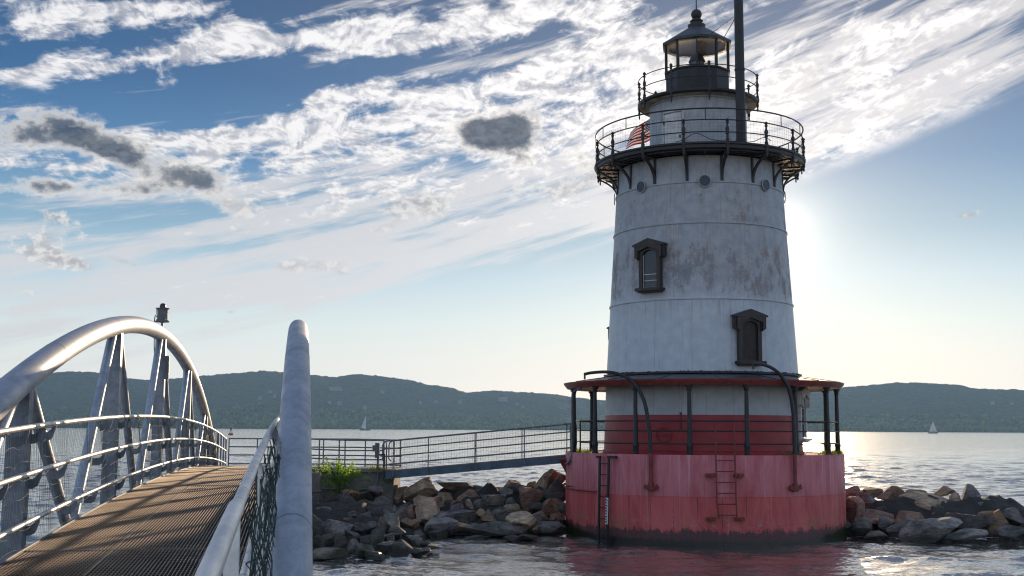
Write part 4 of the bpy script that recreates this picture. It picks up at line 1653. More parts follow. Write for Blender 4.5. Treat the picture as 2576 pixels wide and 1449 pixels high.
def build_landing():
    T = empty('concrete_abutment', (-7.0, 43.4, 0))
    tag(T, 'weathered concrete abutment between the footbridge and the gangway', 'abutment')
    o = np.array([7.0, -43.4, 0])
    b = MB()
    z = LAND_Z
    b.box(np.array([-7.35, 43.3, z - .62]) + o, (6.5, 2.5, 1.20))
    b.box(np.array([-7.3, 43.25, z - 1.55]) + o, (6.7, 2.7, .75))
    b.box(np.array([-4.18, 42.6, z - .78]) + o, (.42, .75, .62))
    b.box(np.array([-4.15, 42.55, z - 1.24]) + o, (.52, .85, .31))
    b.box(np.array([-5.0, 41.95, z - 1.35]) + o, (1.1, .6, .42))
    b.build('abutment_wall', M['concrete'], T, 30)
    b = MB()
    b.box(np.array([-7.32, 43.26, z + .03]) + o, (6.62, 2.62, .10))
    b.build('deck_slab', M['concrete'], T)
    b = MB()
    p = at(793, 1210, 40.6)
    b.box(np.array([p[0], p[1], z - .50]) + o, (.34, .42, 1.0))
    b.box(np.array([p[0] - .02, p[1] + .05, z - 1.5]) + o, (.42, .52, 1.0))
    b.build('wing_post', M['concrete'], T)
    b = MB()
    b.tube([np.array([p[0] - .1, p[1] - .23, z - .62]) + o, np.array([p[0] + .25, p[1] - .23, z - .60]) + o], .035, 10)
    b.build('conduit_stub', M['gangway_steel'], T)
    # railing along the far side of the landing
    G = empty('landing_railing', (-7.3, 44.4, z + .08))
    tag(G, 'grey pipe railing along the back of the concrete abutment', 'railing')
    b = MB()
    pts = lambda h: [(-3.15, 0, h), (1.6, 0, h), (3.25, -.02, h - .03)]
    for h in (1.02, .72, .42, .10):
        b.tube(pts(h), .024, 10)
    b.build('rail', M['gangway_steel'], G)
    for x in (-3.15, -2.1, -.4, .35, 1.15, 1.9, 3.2):
        b = MB()
        b.tube([(x, 0, -.1), (x, 0, 1.03)], .026, 10)
        b.build('post', M['gangway_steel'], G)
    # nearer railing on the right half, sagging towards the middle
    G = empty('landing_railing', (-5.7, 42.15, z + .08))
    tag(G, 'grey pipe railing at the front of the concrete abutment above the leafy bush', 'railing')
    b = MB()
    for i, h in enumerate((1.06, .74, .42, .10)):
        b.tube([(-2.3, .3, h + .02), (-1.2, .1, h - .06), (.0, 0, h - .10), (1.25, 0, h - .09)] if i else [(-2.3, .3, h), (-1.2, .1, h - .03), (.0, 0, h - .06), (1.15, 0, h - .06), (1.30, 0, h - .12), (1.32, 0, h - .3), (1.32, 0, -.02)], .024, 10)
    b.build('rail', M['gangway_steel'], G)
    for x in (-2.0, -1.05, -.35, 1.22):
        b = MB()
        b.tube([(x, .05, -.1), (x, .05, 1.0)], .026, 10)
        b.build('post', M['gangway_steel'], G)
    # switch box and conduit
    C = empty('conduit', (-5.2, 41.98, 0))
    tag(C, 'grey electrical conduit bending down the concrete abutment wall to a switch box', 'conduit')
    b = MB()
    zz = lambda y: at(950, y, 41.95)[2]
    b.tube([(-1.55, 0, zz(1231)), (-.3, 0, zz(1231.5)), (.30, 0, zz(1231)), (.44, 0, zz(1226)), (.52, 0, zz(1215)), (.54, 0, zz(1200)), (.54, 0, zz(1150))], .038, 10)
    b.build('pipe', M['gangway_steel'], C)
    b = MB()
    for x in (-.95, .1):
        b.tube([(x - .05, 0, zz(1231)), (x + .05, 0, zz(1231))], .048, 10)
    b.build('coupling', M['box_grey'], C)
    b = MB()
    b.box((.52, -.02, zz(1133)), (.16, .13, .52))
    b.box((.40, -.02, zz(1128)), (.10, .10, .22))
    b.build('switch_box', M['box_grey'], C)


build_landing()


def build_gangway():
    A, B = np.array([-4.36, 41.55, 0]), np.array([2.10, 40.35, 0])
    z0, z1 = at(978, 1187, 41.55)[2], at(1446, 1144, 40.4)[2]
    A[2], B[2] = z0, z1
    T = empty('gangway', (A[0], A[1], A[2]))
    tag(T, 'grey steel gangway with pipe railings sloping up to the red caisson', 'gangway')
    d = B - A
    Lg = np.linalg.norm(d)
    back = np.array([.10, 1.05, 0])
    P = lambda t, w=0.0, h=0.0: d * t + back * w + np.array([0, 0, h])
    for w in (0, 1):
        b = MB()
        b.bar(P(0, w, -.125), P(1.02, w, -.125), .03, .25)
        b.bar(P(0, w, -.012) + back * (.05 if w == 0 else -.05), P(1.02, w, -.012) + back * (.05 if w == 0 else -.05), .10, .02)
        b.bar(P(0, w, -.238) + back * (-.04 if w == 0 else .04), P(1.02, w, -.238) + back * (-.04 if w == 0 else .04), .10, .02)
        b.build('side_beam', M['beam_blue'], T)
    b = MB()
    for k in range(8):
        b.bar(P(0, .06 + k * .046, .018), P(1.02, .06 + k * .046, .018), .008, .03)
    for t in np.linspace(0.01, 1, 40):
        b.bar(P(t, .05, .015), P(t, .95, .015), .01, .02)
    b.build('walkway_grating', M['grating'], T, 0)
    posts = (.045, .235, .49, .745, .985)
    for w in (0, 1):
        yo = back * (-.03 if w == 0 else .03)
        b = MB()
        hs = (1.05, .78, .52, .24)
        for i, h in enumerate(hs):
            if i == 0:
                b.tube([P(0.0, w, .34) + yo, P(-.014, w, .42) + yo, P(-.014, w, .92) + yo, P(-.008, w, 1.01) + yo, P(.008, w, 1.05) + yo, P(.985, w, 1.05) + yo, P(1.004, w, 1.02) + yo, P(1.008, w, .95) + yo, P(1.008, w, .34) + yo, P(1.0, w, .25) + yo], .024, 10)
            else:
                b.tube([P(-.012, w, h) + yo, P(1.006, w, h) + yo], .021, 10)
        b.build('pipe_rail', M['gangway_steel'], T)
        for t in posts:
            t = t - (.028 if w else 0)
            b = MB()
            b.bar(P(t, w, -.20) + yo, P(t, w, 1.05) + yo, .05, .035, up=(1, 0, 0))
            b.bar(P(t, w, -.22) + yo * 1.6, P(t, w, .02) + yo * 1.6, .07, .02, up=(1, 0, 0))
            b.build('rail_post', M['gangway_steel'], T)
    b = MB()
    for t in np.arange(0, 1, .0145):
        b.tube([P(t, 1, .05), P(t + .002, 1, .5), P(t, 1, 1.02)], .0035, 3, caps=False)
    for h in np.arange(.1, 1.0, .10):
        b.tube([P(t, 1, h + .02 * math.sin(t * 60 + h * 20)) for t in np.linspace(0, 1, 40)], .003, 3, caps=False)
    b.build('mesh_panel', M['net'], T, 0)
    b = MB()
    b.bar(P(.0, 0, -.28), P(.0, 1, -.28), .12, .06)
    b.bar(P(-.003, -.03, -.28), P(-.003, -.03, .62), .06, .05, up=(1, 0, 0))
    b.bar(P(-.003, -.03, .60), P(-.03, -.03, .60), .05, .05)
    b.build('hinge_bracket', M['black_iron'], T)


build_gangway()


# ---------------------------------------------------------------- bush on the abutment
def build_bush():
    T = empty('bush', (-5.88, 41.5, LAND_Z - .27))
    tag(T, 'bright green leafy bush growing from the concrete abutment under the pipe railing', 'bush')
    r = np.random.default_rng(21)
    b = MB()
    tips = []
    for k in range(54):
        a, e = r.uniform(0, 6.28), r.uniform(.1, 1.35)
        Lk = r.uniform(.55, 1.2) * (1 if r.random() < .85 else 1.25)
        d = np.array([math.cos(a) * math.cos(e), math.sin(a) * math.cos(e) * .6 - .12, math.sin(e)])
        if r.random() < .34:
            d = np.array([math.cos(a) * .45 + .1, -.25, -.55])
        P = [np.array([r.normal(0, .12), r.normal(0, .06), -.1 + r.normal(0, .08)])]
        for q in range(6):
            d = d + r.normal(0, .16, 3) + np.array([0, 0, -.02])
            d /= np.linalg.norm(d)
            P.append(P[-1] + d * Lk / 6)
        b.tube(P, np.linspace(.010, .003, 7), 5, caps=False)
        tips.append(P)
    b.build('stems', M['wood'], T)
    b = MB()
    for P in tips:
        n = r.integers(46, 80)
        for i in range(n):
            t = r.random() ** .6 * 6
            k = min(5, int(t))
            c = P[k] + (P[k + 1] - P[k]) * (t - k) + r.normal(0, .045, 3)
            ax = r.normal(0, 1, 3)
            ax /= np.linalg.norm(ax)
            ay = np.cross(ax, r.normal(0, 1, 3))
            ay /= np.linalg.norm(ay)
            L_ = r.uniform(.028, .058)
            W_ = L_ * .55
            nz = np.cross(ax, ay)
            b.raw([c, c + ax * L_ * .5 + ay * W_ + nz * .004, c + ax * L_ * 1.1, c + ax * L_ * .5 - ay * W_ + nz * .004], [(0, 1, 2), (0, 2, 3)])
    b.build('foliage', M['leaf'], T, 0)


build_bush()
grass_tufts('weeds', 'yellow green weeds at the edge of the concrete abutment', [at(955, 1182, 42.0), at(950, 1183, 42.0), at(820, 1180, 42.4), at(935, 1181, 43)], M['grass'], .20, 30, .10)


# ---------------------------------------------------------------- riprap
def rock_mat():
    m, g, p, out = new_mat('boulder')
    tc = g.node('ShaderNodeTexCoord').outputs['Object']
    oi = g.node('ShaderNodeObjectInfo')
    pos = g.node('ShaderNodeNewGeometry').outputs['Position']
    X, Y, Z = g.xyz(pos)
    off = g.vm('ADD', tc, g.vm('SCALE', g.comb(1, 2, 3), s=g.mul(oi.outputs['Random'], 40.0)))
    lay = g.vm('MULTIPLY', off, (1.0, 1.3, 3.4))
    a = g.noise(off, 1.4, 6, .65, .4)
    b2 = g.noise(lay, 3.2, 7, .68, .6)
    b3 = g.noise(off, 24.0, 5, .7)
    base = oi.outputs['Color']
    f = g.add(g.mul(a, .45), g.add(g.mul(b2, .35), g.mul(b3, .2)))
    c = g.mix(g.step(f, .36, .66), g.vm('SCALE', base, s=.30), g.vm('SCALE', base, s=1.55))
    c = g.mix(g.mul(g.step(a, .55, .66), .40), c, g.vm('MULTIPLY', c, (1.35, .85, .60)))
    c = g.mix(g.mul(g.step(b3, .58, .70), .5), c, g.vm('SCALE', base, s=.28))
    # wet and weedy towards the waterline
    zz = g.add(Z, g.add(g.mul(g.sub(a, .5), .35), g.mul(g.sub(b3, .5), .15)))
    wet = g.step(zz, .34, .12)
    c = g.mix(g.mul(wet, .80), c, (.018, .018, .016))
    weed = g.mul(g.mul(g.step(zz, .62, .35), g.step(g.noise(off, 2.6, 5, .6), .52, .62)), .75)
    c = g.mix(weed, c, (.030, .048, .010))
    g.put(p.inputs['Base Color'], c)
    g.put(p.inputs['Roughness'], g.step(wet, 0, 1, .86, .32))
    b = g.node('ShaderNodeBump')
    b.inputs['Strength'].default_value = 1.0
    b.inputs['Distance'].default_value = .10
    g.l.new(g.add(g.mul(b2, .8), g.mul(b3, .35)), b.inputs['Height'])
    g.l.new(b.outputs[0], p.inputs['Normal'])
    return m


M['rock'] = rock_mat()
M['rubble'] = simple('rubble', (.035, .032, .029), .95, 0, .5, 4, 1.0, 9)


def rock_mesh(r, rx, ry, rz, sub=4, cuts=11, tilt=.35):
    V, F = ICO[sub]
    V = V.copy()
    # split planes
    for _ in range(cuts):
        n = r.normal(0, 1, 3)
        n /= np.linalg.norm(n)
        d = r.uniform(.34, .80)
        ex = V @ n - d
        V -= np.maximum(ex, 0)[:, None] * n * .97
    for ax in range(3):
        V[:, ax] /= np.abs(V[:, ax]).max()
    s_ = r.uniform(0, 50)
    nz = vnoise(V[:, 0] * 2.1 + s_, V[:, 1] * 2.1 + V[:, 2] * 1.7 + s_, 31, 3, .55) - .5
    nf = vnoise(V[:, 0] * 7 + V[:, 2] * 3 + s_, V[:, 1] * 7 - V[:, 2] * 4 + s_, 32, 2, .5) - .5
    V *= (1 + .12 * nz + .075 * nf)[:, None]
    V *= np.array([rx, ry, rz])
    a = r.uniform(-tilt, tilt)
    ca, sa = math.cos(a), math.sin(a)
    V = np.stack([V[:, 0] * ca - V[:, 2] * sa, V[:, 1], V[:, 0] * sa + V[:, 2] * ca], 1)
    b = r.uniform(-.5, .5)
    ca, sa = math.cos(b), math.sin(b)
    V = np.stack([V[:, 0] * ca - V[:, 1] * sa, V[:, 0] * sa + V[:, 1] * ca, V[:, 2]], 1)
    return V, F


TAN, BRN, RED, GRY, DRK = (.52, .375, .25), (.33, .22, .145), (.35, .21, .155), (.26, .238, .215), (.15, .137, .126)
CN = {TAN: 'tan', BRN: 'brown', RED: 'reddish', GRY: 'grey', DRK: 'dark'}
c5 = lambda x, y, w, h: (754.7 + .3056 * x, 1006.3 + .3056 * y, .3056 * w, .3056 * h)
c6 = lambda x, y, w, h: (2075.4 + .3923 * x, 880.5 + .3923 * y, .3923 * w, .3923 * h)
MID = [  # between the abutment and the caisson: x, y, w, h, distance, colour, tilt, own label
    (1015, 752, 275, 185, 41.6, TAN, .15, 'big pale tan block on top of the pile beside the abutment'), (1305, 716, 295, 80, 42.2, BRN, .04, 'long flat brown slab bridging a gap on top of the pile'),
    (840, 785, 110, 130, 42.0, BRN, .3, None), (1195, 830, 180, 160, 41.2, BRN, .4, None), (1370, 862, 240, 225, 40.9, BRN, .5, 'tall brown slanting boulder in the middle of the pile'),
    (1582, 850, 220, 180, 40.9, GRY, .3, 'big blunt grey brown boulder in the middle of the pile'), (1590, 745, 320, 95, 42.0, BRN, .1, None), (1740, 745, 165, 130, 42.2, BRN, .4, None), (1885, 832, 200, 195, 40.8, RED, .4, 'rounded reddish boulder below the crest of the pile'),
    (2030, 685, 175, 165, 41.6, TAN, .5, 'tan boulder crowning the pile nearest the red caisson'), (2115, 740, 160, 200, 41.2, DRK, .4, None), (2085, 868, 215, 140, 40.5, RED, .2, None), (1925, 720, 110, 80, 42.2, BRN, .3, None),
    (1050, 935, 260, 230, 40.2, TAN, .4, 'tall warm tan boulder below the big pale block'), (1285, 992, 290, 125, 39.8, GRY, .3, 'long grey slab sloping down to the right'), (1150, 1068, 245, 150, 38.8, GRY, .1, 'wide grey block near the water below the tan boulder'), (1125, 1125, 145, 125, 38.2, DRK, .3, None),
    (1540, 980, 165, 125, 39.8, BRN, .3, None), (1710, 962, 260, 125, 40.0, GRY, .2, None), (1835, 1030, 235, 170, 38.9, TAN, .4, 'tan pointed boulder by the water short of the caisson'), (1590, 1078, 460, 115, 38.6, DRK, .05, 'long dark wet boulder lying along the water'),
    (1450, 1132, 175, 55, 37.6, DRK, .1, None), (1750, 1150, 130, 50, 37.4, DRK, .1, None), (1872, 1127, 145, 45, 37.8, DRK, .1, None), (2120, 972, 130, 115, 39.6, RED, .3, None), (1965, 962, 190, 105, 39.9, RED, .3, None),
    (2060, 1045, 240, 80, 39.0, GRY, .1, None), (890, 905, 150, 120, 41.0, DRK, .3, None), (1345, 1062, 160, 85, 39.2, BRN, .3, None), (925, 935, 85, 130, 40.6, RED, .4, None), (1425, 990, 130, 70, 40.2, BRN, .3, None), (1722, 862, 130, 125, 40.6, DRK, .4, None),
    (1960, 900, 110, 90, 40.6, DRK, .3, None), (1480, 900, 120, 130, 40.7, DRK, .3, None), (1270, 900, 130, 110, 41.2, DRK, .3, None), (1640, 920, 130, 90, 40.4, DRK, .3, None), (1450, 760, 120, 90, 42.0, DRK, .3, None), (1960, 1000, 150, 90, 39.6, DRK, .2, None),
    (1230, 1080, 140, 90, 38.9, DRK, .2, None), (1000, 860, 150, 120, 41.0, DRK, .3, None), (2150, 640, 90, 70, 42.2, BRN, .3, None), (1450, 830, 150, 130, 41.4, BRN, .3, None), (1820, 770, 150, 110, 41.8, DRK, .3, None), (1690, 800, 130, 110, 41.6, GRY, .3, None), (1980, 790, 130, 120, 41.3, DRK, .3, None), (1100, 800, 140, 110, 41.8, DRK, .3, None), (1140, 960, 130, 110, 40.0, DRK, .3, None), (1420, 1060, 120, 70, 39.3, DRK, .2, None), (1780, 920, 110, 90, 40.4, BRN, .3, None),
]
FRONT = [  # darker rocks heaped in front of the abutment
    (335, 1062, 265, 180, 34.2, GRY, .2, 'broad grey boulder in the middle of the heap below the abutment'), (190, 950, 160, 140, 37.0, GRY, .05, 'blocky grey boulder beside the thick right arch tube'), (650, 905, 200, 170, 37.6, DRK, .5, 'big dark slab leaning under the corner of the abutment'), (762, 1035, 165, 190, 35.6, GRY, .5, 'grey boulder with a pale sloping edge'),
    (822, 968, 95, 150, 37.4, DRK, .3, None), (642, 1145, 115, 200, 33.6, DRK, .2, 'dark upright pointed boulder in front of the heap'), (848, 1232, 160, 150, 32.6, DRK, .1, 'big dark flat faced block at the tip of the heap'), (975, 1105, 125, 80, 35.6, DRK, .1, None), (900, 1145, 130, 90, 34.6, DRK, .2, None),
    (1040, 1192, 130, 65, 34.2, DRK, .1, None), (955, 1175, 85, 95, 33.8, DRK, .2, None), (985, 1250, 150, 70, 33.0, DRK, .1, None), (518, 1252, 155, 160, 32.0, DRK, .2, 'dark rounded boulder at the water under the heap'), (335, 1178, 120, 130, 32.8, DRK, .4, None),
    (220, 1288, 270, 115, 31.2, GRY, .2, 'flat grey wet slab at the bottom left of the heap'), (625, 1285, 150, 80, 31.8, GRY, .3, None), (425, 1232, 100, 130, 32.4, GRY, .4, None), (742, 1142, 120, 70, 34.4, GRY, .2, None), (385, 842, 170, 110, 39.6, DRK, .3, None),
    (515, 990, 100, 120, 36.6, DRK, .3, None), (665, 1045, 75, 140, 35.8, BRN, .6, None), (560, 905, 130, 90, 39.0, DRK, .3, None), (280, 905, 130, 100, 39.0, DRK, .3, None), (150, 1065, 130, 190, 34.8, DRK, .05, 'square dark pillar like rock beside the thick right arch tube'), (490, 1070, 130, 95, 35.0, DRK, .3, None),
    (765, 935, 70, 110, 38.6, DRK, .3, None), (440, 965, 120, 80, 37.4, DRK, .3, None), (870, 1005, 90, 80, 37.2, BRN, .3, None), (925, 1020, 95, 70, 37.0, BRN, .2, None), (130, 1190, 120, 120, 32.8, DRK, .3, None), (560, 1160, 110, 110, 33.8, DRK, .3, None),
    (700, 1220, 130, 110, 32.9, DRK, .3, None), (420, 1130, 120, 90, 33.9, DRK, .3, None), (800, 1090, 120, 90, 35.0, DRK, .3, None), (270, 820, 130, 80, 40.2, DRK, .3, None), (480, 870, 110, 70, 39.4, DRK, .3, None), (230, 1150, 110, 100, 33.4, DRK, .3, None), (580, 1060, 100, 90, 35.4, DRK, .3, None), (700, 960, 100, 90, 37.2, DRK, .3, None),
    (60, 1130, 120, 140, 33.6, DRK, .2, None), (60, 1000, 110, 120, 36.2, DRK, .2, None), (1090, 1215, 110, 40, 33.6, DRK, .1, None), (330, 960, 120, 80, 37.6, DRK, .3, None),
]
EAST = [  # right of the caisson
    (195, 955, 130, 120, 42.0, BRN, .4, None), (192, 1050, 110, 170, 39.8, RED, .2, 'pinkish boulder touching the right side of the red caisson'), (300, 925, 130, 70, 42.4, BRN, .3, None), (430, 935, 230, 100, 42.0, BRN, .08, 'long flat brown slab along the top of the right pile'), (655, 1010, 345, 165, 40.6, TAN, .1, 'broad humped tan boulder, the biggest of the right pile'),
    (760, 912, 135, 65, 42.6, BRN, .2, None), (835, 965, 80, 100, 41.6, TAN, .3, None), (920, 965, 130, 160, 41.2, GRY, .5, 'peaked grey boulder at the crest of the right pile'), (960, 1020, 160, 110, 40.8, GRY, .3, None), (1040, 1022, 80, 70, 41.2, GRY, .3, None), (1105, 1022, 65, 60, 41.2, BRN, .3, None),
    (275, 985, 120, 120, 41.2, GRY, .4, None), (430, 1012, 135, 65, 41.0, GRY, .2, None), (560, 1082, 235, 150, 39.6, RED, .3, 'pinkish wedge shaped boulder in the middle of the right pile'), (335, 1085, 230, 100, 39.6, RED, .2, None), (385, 1130, 120, 90, 38.8, DRK, .3, None), (715, 1165, 370, 120, 37.4, GRY, .12, 'wide flat grey slab sloping into the water'),
    (920, 1110, 300, 105, 38.6, DRK, .15, 'dark layered boulder low in the right pile'), (960, 1188, 270, 65, 37.0, GRY, .1, None), (1125, 1120, 180, 150, 38.8, BRN, .4, None), (1240, 1085, 150, 110, 39.2, DRK, .3, None), (1225, 1172, 170, 85, 37.4, DRK, .3, 'wet dark boulder with green weed by the right edge'), (610, 935, 150, 60, 42.2, BRN, .2, None),
    (800, 1090, 110, 80, 39.8, BRN, .3, None), (465, 1062, 100, 60, 40.2, RED, .3, None), (330, 1185, 170, 60, 37.6, DRK, .1, None), (700, 1085, 90, 70, 39.8, DRK, .3, None), (250, 1140, 150, 100, 38.8, DRK, .2, None), (1050, 1090, 130, 100, 39.4, BRN, .3, None), (500, 1150, 180, 90, 38.4, DRK, .2, None),
    (1180, 1050, 100, 60, 40.6, GRY, .2, None), (1340, 1130, 170, 120, 38.6, DRK, .3, None), (1480, 1160, 170, 90, 38.2, DRK, .3, None), (150, 1140, 90, 100, 39.0, DRK, .2, None), (870, 1050, 110, 70, 40.4, BRN, .2, None), (1330, 1060, 120, 60, 40.4, GRY, .2, None),
]


def build_rocks():
    ordw = ['first', 'second', 'third', 'fourth', 'fifth', 'sixth', 'seventh', 'eighth', 'ninth', 'tenth', 'eleventh', 'twelfth', 'thirteenth', 'fourteenth', 'fifteenth', 'sixteenth', 'seventeenth', 'eighteenth', 'nineteenth', 'twentieth']
    for lst, conv, where, anchor, sgn, grp, seed in ((MID, c5, 'between the abutment and the caisson', 'the red caisson', -1, 'boulders between the abutment and the caisson', 41), (FRONT, c5, 'in front of the abutment', 'the thick right tube', 1, 'boulders heaped in front of the abutment', 42), (EAST, c6, 'right of the caisson', 'the red caisson', 1, 'boulders piled right of the caisson', 43)):
        r = np.random.default_rng(seed)
        short = {41: 'left of it', 42: 'abutment heap', 43: 'right of it'}[seed]
        rows = {}
        items = []
        for (x, y, w, h, dist, col, tilt, lab) in lst:
            X, Y, Wd, Hd = conv(x, y, w, h)
            c = at(X, Y, dist)
            rx, rz = Wd * dist / FPX / 2 * 1.22, Hd * dist / FPX / 2 * 1.28
            ry = max(.28, min(.9, .5 * (rx + rz) * r.uniform(.85, 1.2)))
            V, F = rock_mesh(r, rx, ry, rz, 4 if Wd > 38 else 3, int(r.integers(9, 15)), tilt * .55)
            me = bpy.data.meshes.new('boulder')
            me.from_pydata(V.tolist(), [], F)
            me.materials.append(M['rock'])
            me.shade_smooth()
            me.set_sharp_from_angle(angle=R(17))
            o = bpy.data.objects.new('boulder', me)
            o.location = c + np.array([0, ry * .35, 0])
            k = r.uniform(.85, 1.15)
            o.color = (col[0] * k, col[1] * k * r.uniform(.97, 1.03), col[2] * k * r.uniform(.94, 1.06), 1)
            COL.objects.link(o)
            o['category'] = 'boulder'
            o['group'] = grp
            band = 'top' if c[2] > 1.15 else ('middle' if c[2] > .55 else 'lowest')
            if lab:
                o['label'] = lab
            else:
                rows.setdefault((band, CN[col]), []).append((sgn * X, o))
        for (band, cn), L_ in rows.items():
            L_.sort(key=lambda q: q[0])
            for i, (_, o) in enumerate(L_):
                row = {'top': 'on the crest', 'middle': 'midway up', 'lowest': 'at the waterline'}[band]
                if len(L_) == 1:
                    o['label'] = f'the only {cn} boulder {row} {where}'
                else:
                    o['label'] = f'{ordw[i]} {cn} boulder from {anchor}, {row}, {short}'
    # small stones filling the gaps
    r = np.random.default_rng(77)
    base = []
    for k in range(7):
        V, F = rock_mesh(r, 1.0, .8, .75, 3, 11, .4)
        me = bpy.data.meshes.new('stone')
        me.from_pydata(V.tolist(), [], F)
        me.materials.append(M['rock'])
        me.shade_smooth()
        me.set_sharp_from_angle(angle=R(17))
        base.append(me)
    for (x0, x1, y0, y1, n, top, grp, lab) in ((-8.3, -4.2, 34.5, 41.6, 52, 1.65, 'small stones in the heap below the abutment', 'small dark stone wedged in the heap below the concrete abutment'), (-3.8, 1.8, 38.4, 41.5, 20, 1.35, 'small stones between the abutment and the caisson', 'small stone wedged between the boulders left of the red caisson'), (11.2, 17.5, 38.2, 41.5, 20, 1.25, 'small stones in the right hand pile', 'small stone wedged between the boulders right of the red caisson')):
        for k in range(n):
            x, y = r.uniform(x0, x1), r.uniform(y0, y1)
            v = (y - y0) / (y1 - y0)
            o = bpy.data.objects.new('stone', base[int(r.integers(0, 7))])
            s_ = r.uniform(.14, .38)
            o.scale = (s_, s_, s_ * r.uniform(.7, 1.0))
            o.location = (x, y, -.05 + top * v ** .8 * r.uniform(.75, 1.0))
            o.rotation_euler = (r.uniform(-.5, .5), r.uniform(-.5, .5), r.uniform(0, 6.28))
            c = ((GRY, DRK, DRK, BRN) if x < -4 else (GRY, BRN, DRK, TAN))[int(r.integers(0, 4))]
            o.color = (*[q * r.uniform(.7, 1.0) for q in c], 1)
            COL.objects.link(o)
            tag(o, lab, 'stone', grp)
    # the dark heart of the piles
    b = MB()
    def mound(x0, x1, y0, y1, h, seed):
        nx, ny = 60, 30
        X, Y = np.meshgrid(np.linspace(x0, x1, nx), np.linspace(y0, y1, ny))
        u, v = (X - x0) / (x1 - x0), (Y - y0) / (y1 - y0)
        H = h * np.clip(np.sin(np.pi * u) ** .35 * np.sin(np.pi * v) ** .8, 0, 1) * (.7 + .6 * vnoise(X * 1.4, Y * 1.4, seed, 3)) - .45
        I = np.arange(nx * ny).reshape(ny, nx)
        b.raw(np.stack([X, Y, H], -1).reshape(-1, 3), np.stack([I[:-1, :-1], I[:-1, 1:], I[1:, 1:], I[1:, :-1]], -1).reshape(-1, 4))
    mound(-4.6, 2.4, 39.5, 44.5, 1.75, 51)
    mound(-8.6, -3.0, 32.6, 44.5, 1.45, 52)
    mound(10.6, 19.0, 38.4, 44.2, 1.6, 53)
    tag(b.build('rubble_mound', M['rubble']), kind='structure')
    # driftwood and twigs caught in the front heap
    T = empty('driftwood', tuple(at(500, 1250, 38.4)))
    o = at(500, 1250, 38.4)
    tag(T, 'bleached twigs and driftwood caught among the rocks under the abutment', 'driftwood')
    r = np.random.default_rng(60)
    for k in range(16):
        p = at(*c5(r.uniform(230, 540), r.uniform(820, 1000), 1, 1)[:2], r.uniform(36.2, 37.6)) - o
        a = r.uniform(-.5, .9)
        L_ = r.uniform(.3, .9)
        d = np.array([math.cos(a), -.2, math.sin(a) * .8])
        b = MB()
        b.tube([p, p + d * L_ * .5 + r.normal(0, .04, 3), p + d * L_], [.014, .011, .005], 6)
        b.build('twig', M['wood'], T)


build_rocks()


def build_foam():
    m, g, p, out = new_mat('foam')
    g.put(p.inputs['Base Color'], (.80, .80, .78))
    p.inputs['Roughness'].default_value = .6
    b = MB()
    r = np.random.default_rng(91)
    for (x, y, w, n) in ((2245, 1347, 40, 30), (2330, 1350, 90, 46), (2470, 1352, 50, 40), (2540, 1346, 40, 46), (2160, 1344, 20, 10), (1365, 1330, 40, 26), (900, 1405, 40, 14), (1110, 1375, 30, 8)):
        for k in range(n):
            px = x + r.normal(0, w * .55)
            v = ray(px, y + r.normal(0, 3.5))
            t = -(WZ - .035) / v[2]
            c = np.array([v[0] * t, v[1] * t, .035 + r.uniform(0, .03)])
            L = r.uniform(.03, .16)
            a = np.sort(r.uniform(0, 6.28, 7))
            rr = r.uniform(.35, 1.0, 7)
            P = [c + np.array([L * 1.6 * math.cos(q) * z_, L * .6 * math.sin(q) * z_, r.uniform(0, .02)]) for q, z_ in zip(a, rr)]
            b.raw(P + [c + np.array([0, 0, .02])], [(i, (i + 1) % 7, 7) for i in range(7)])
    tag(b.build('foam', m, sharp=0), kind='stuff', label='specks of white foam where the river washes against the boulders', cat='foam')


build_foam()

# ---------------------------------------------------------------- boats, buoy, far buildings
def ground(x, y, dist):
    v = ray(x, y)
    v = v / v[1] * dist
    return v[0], v[1]


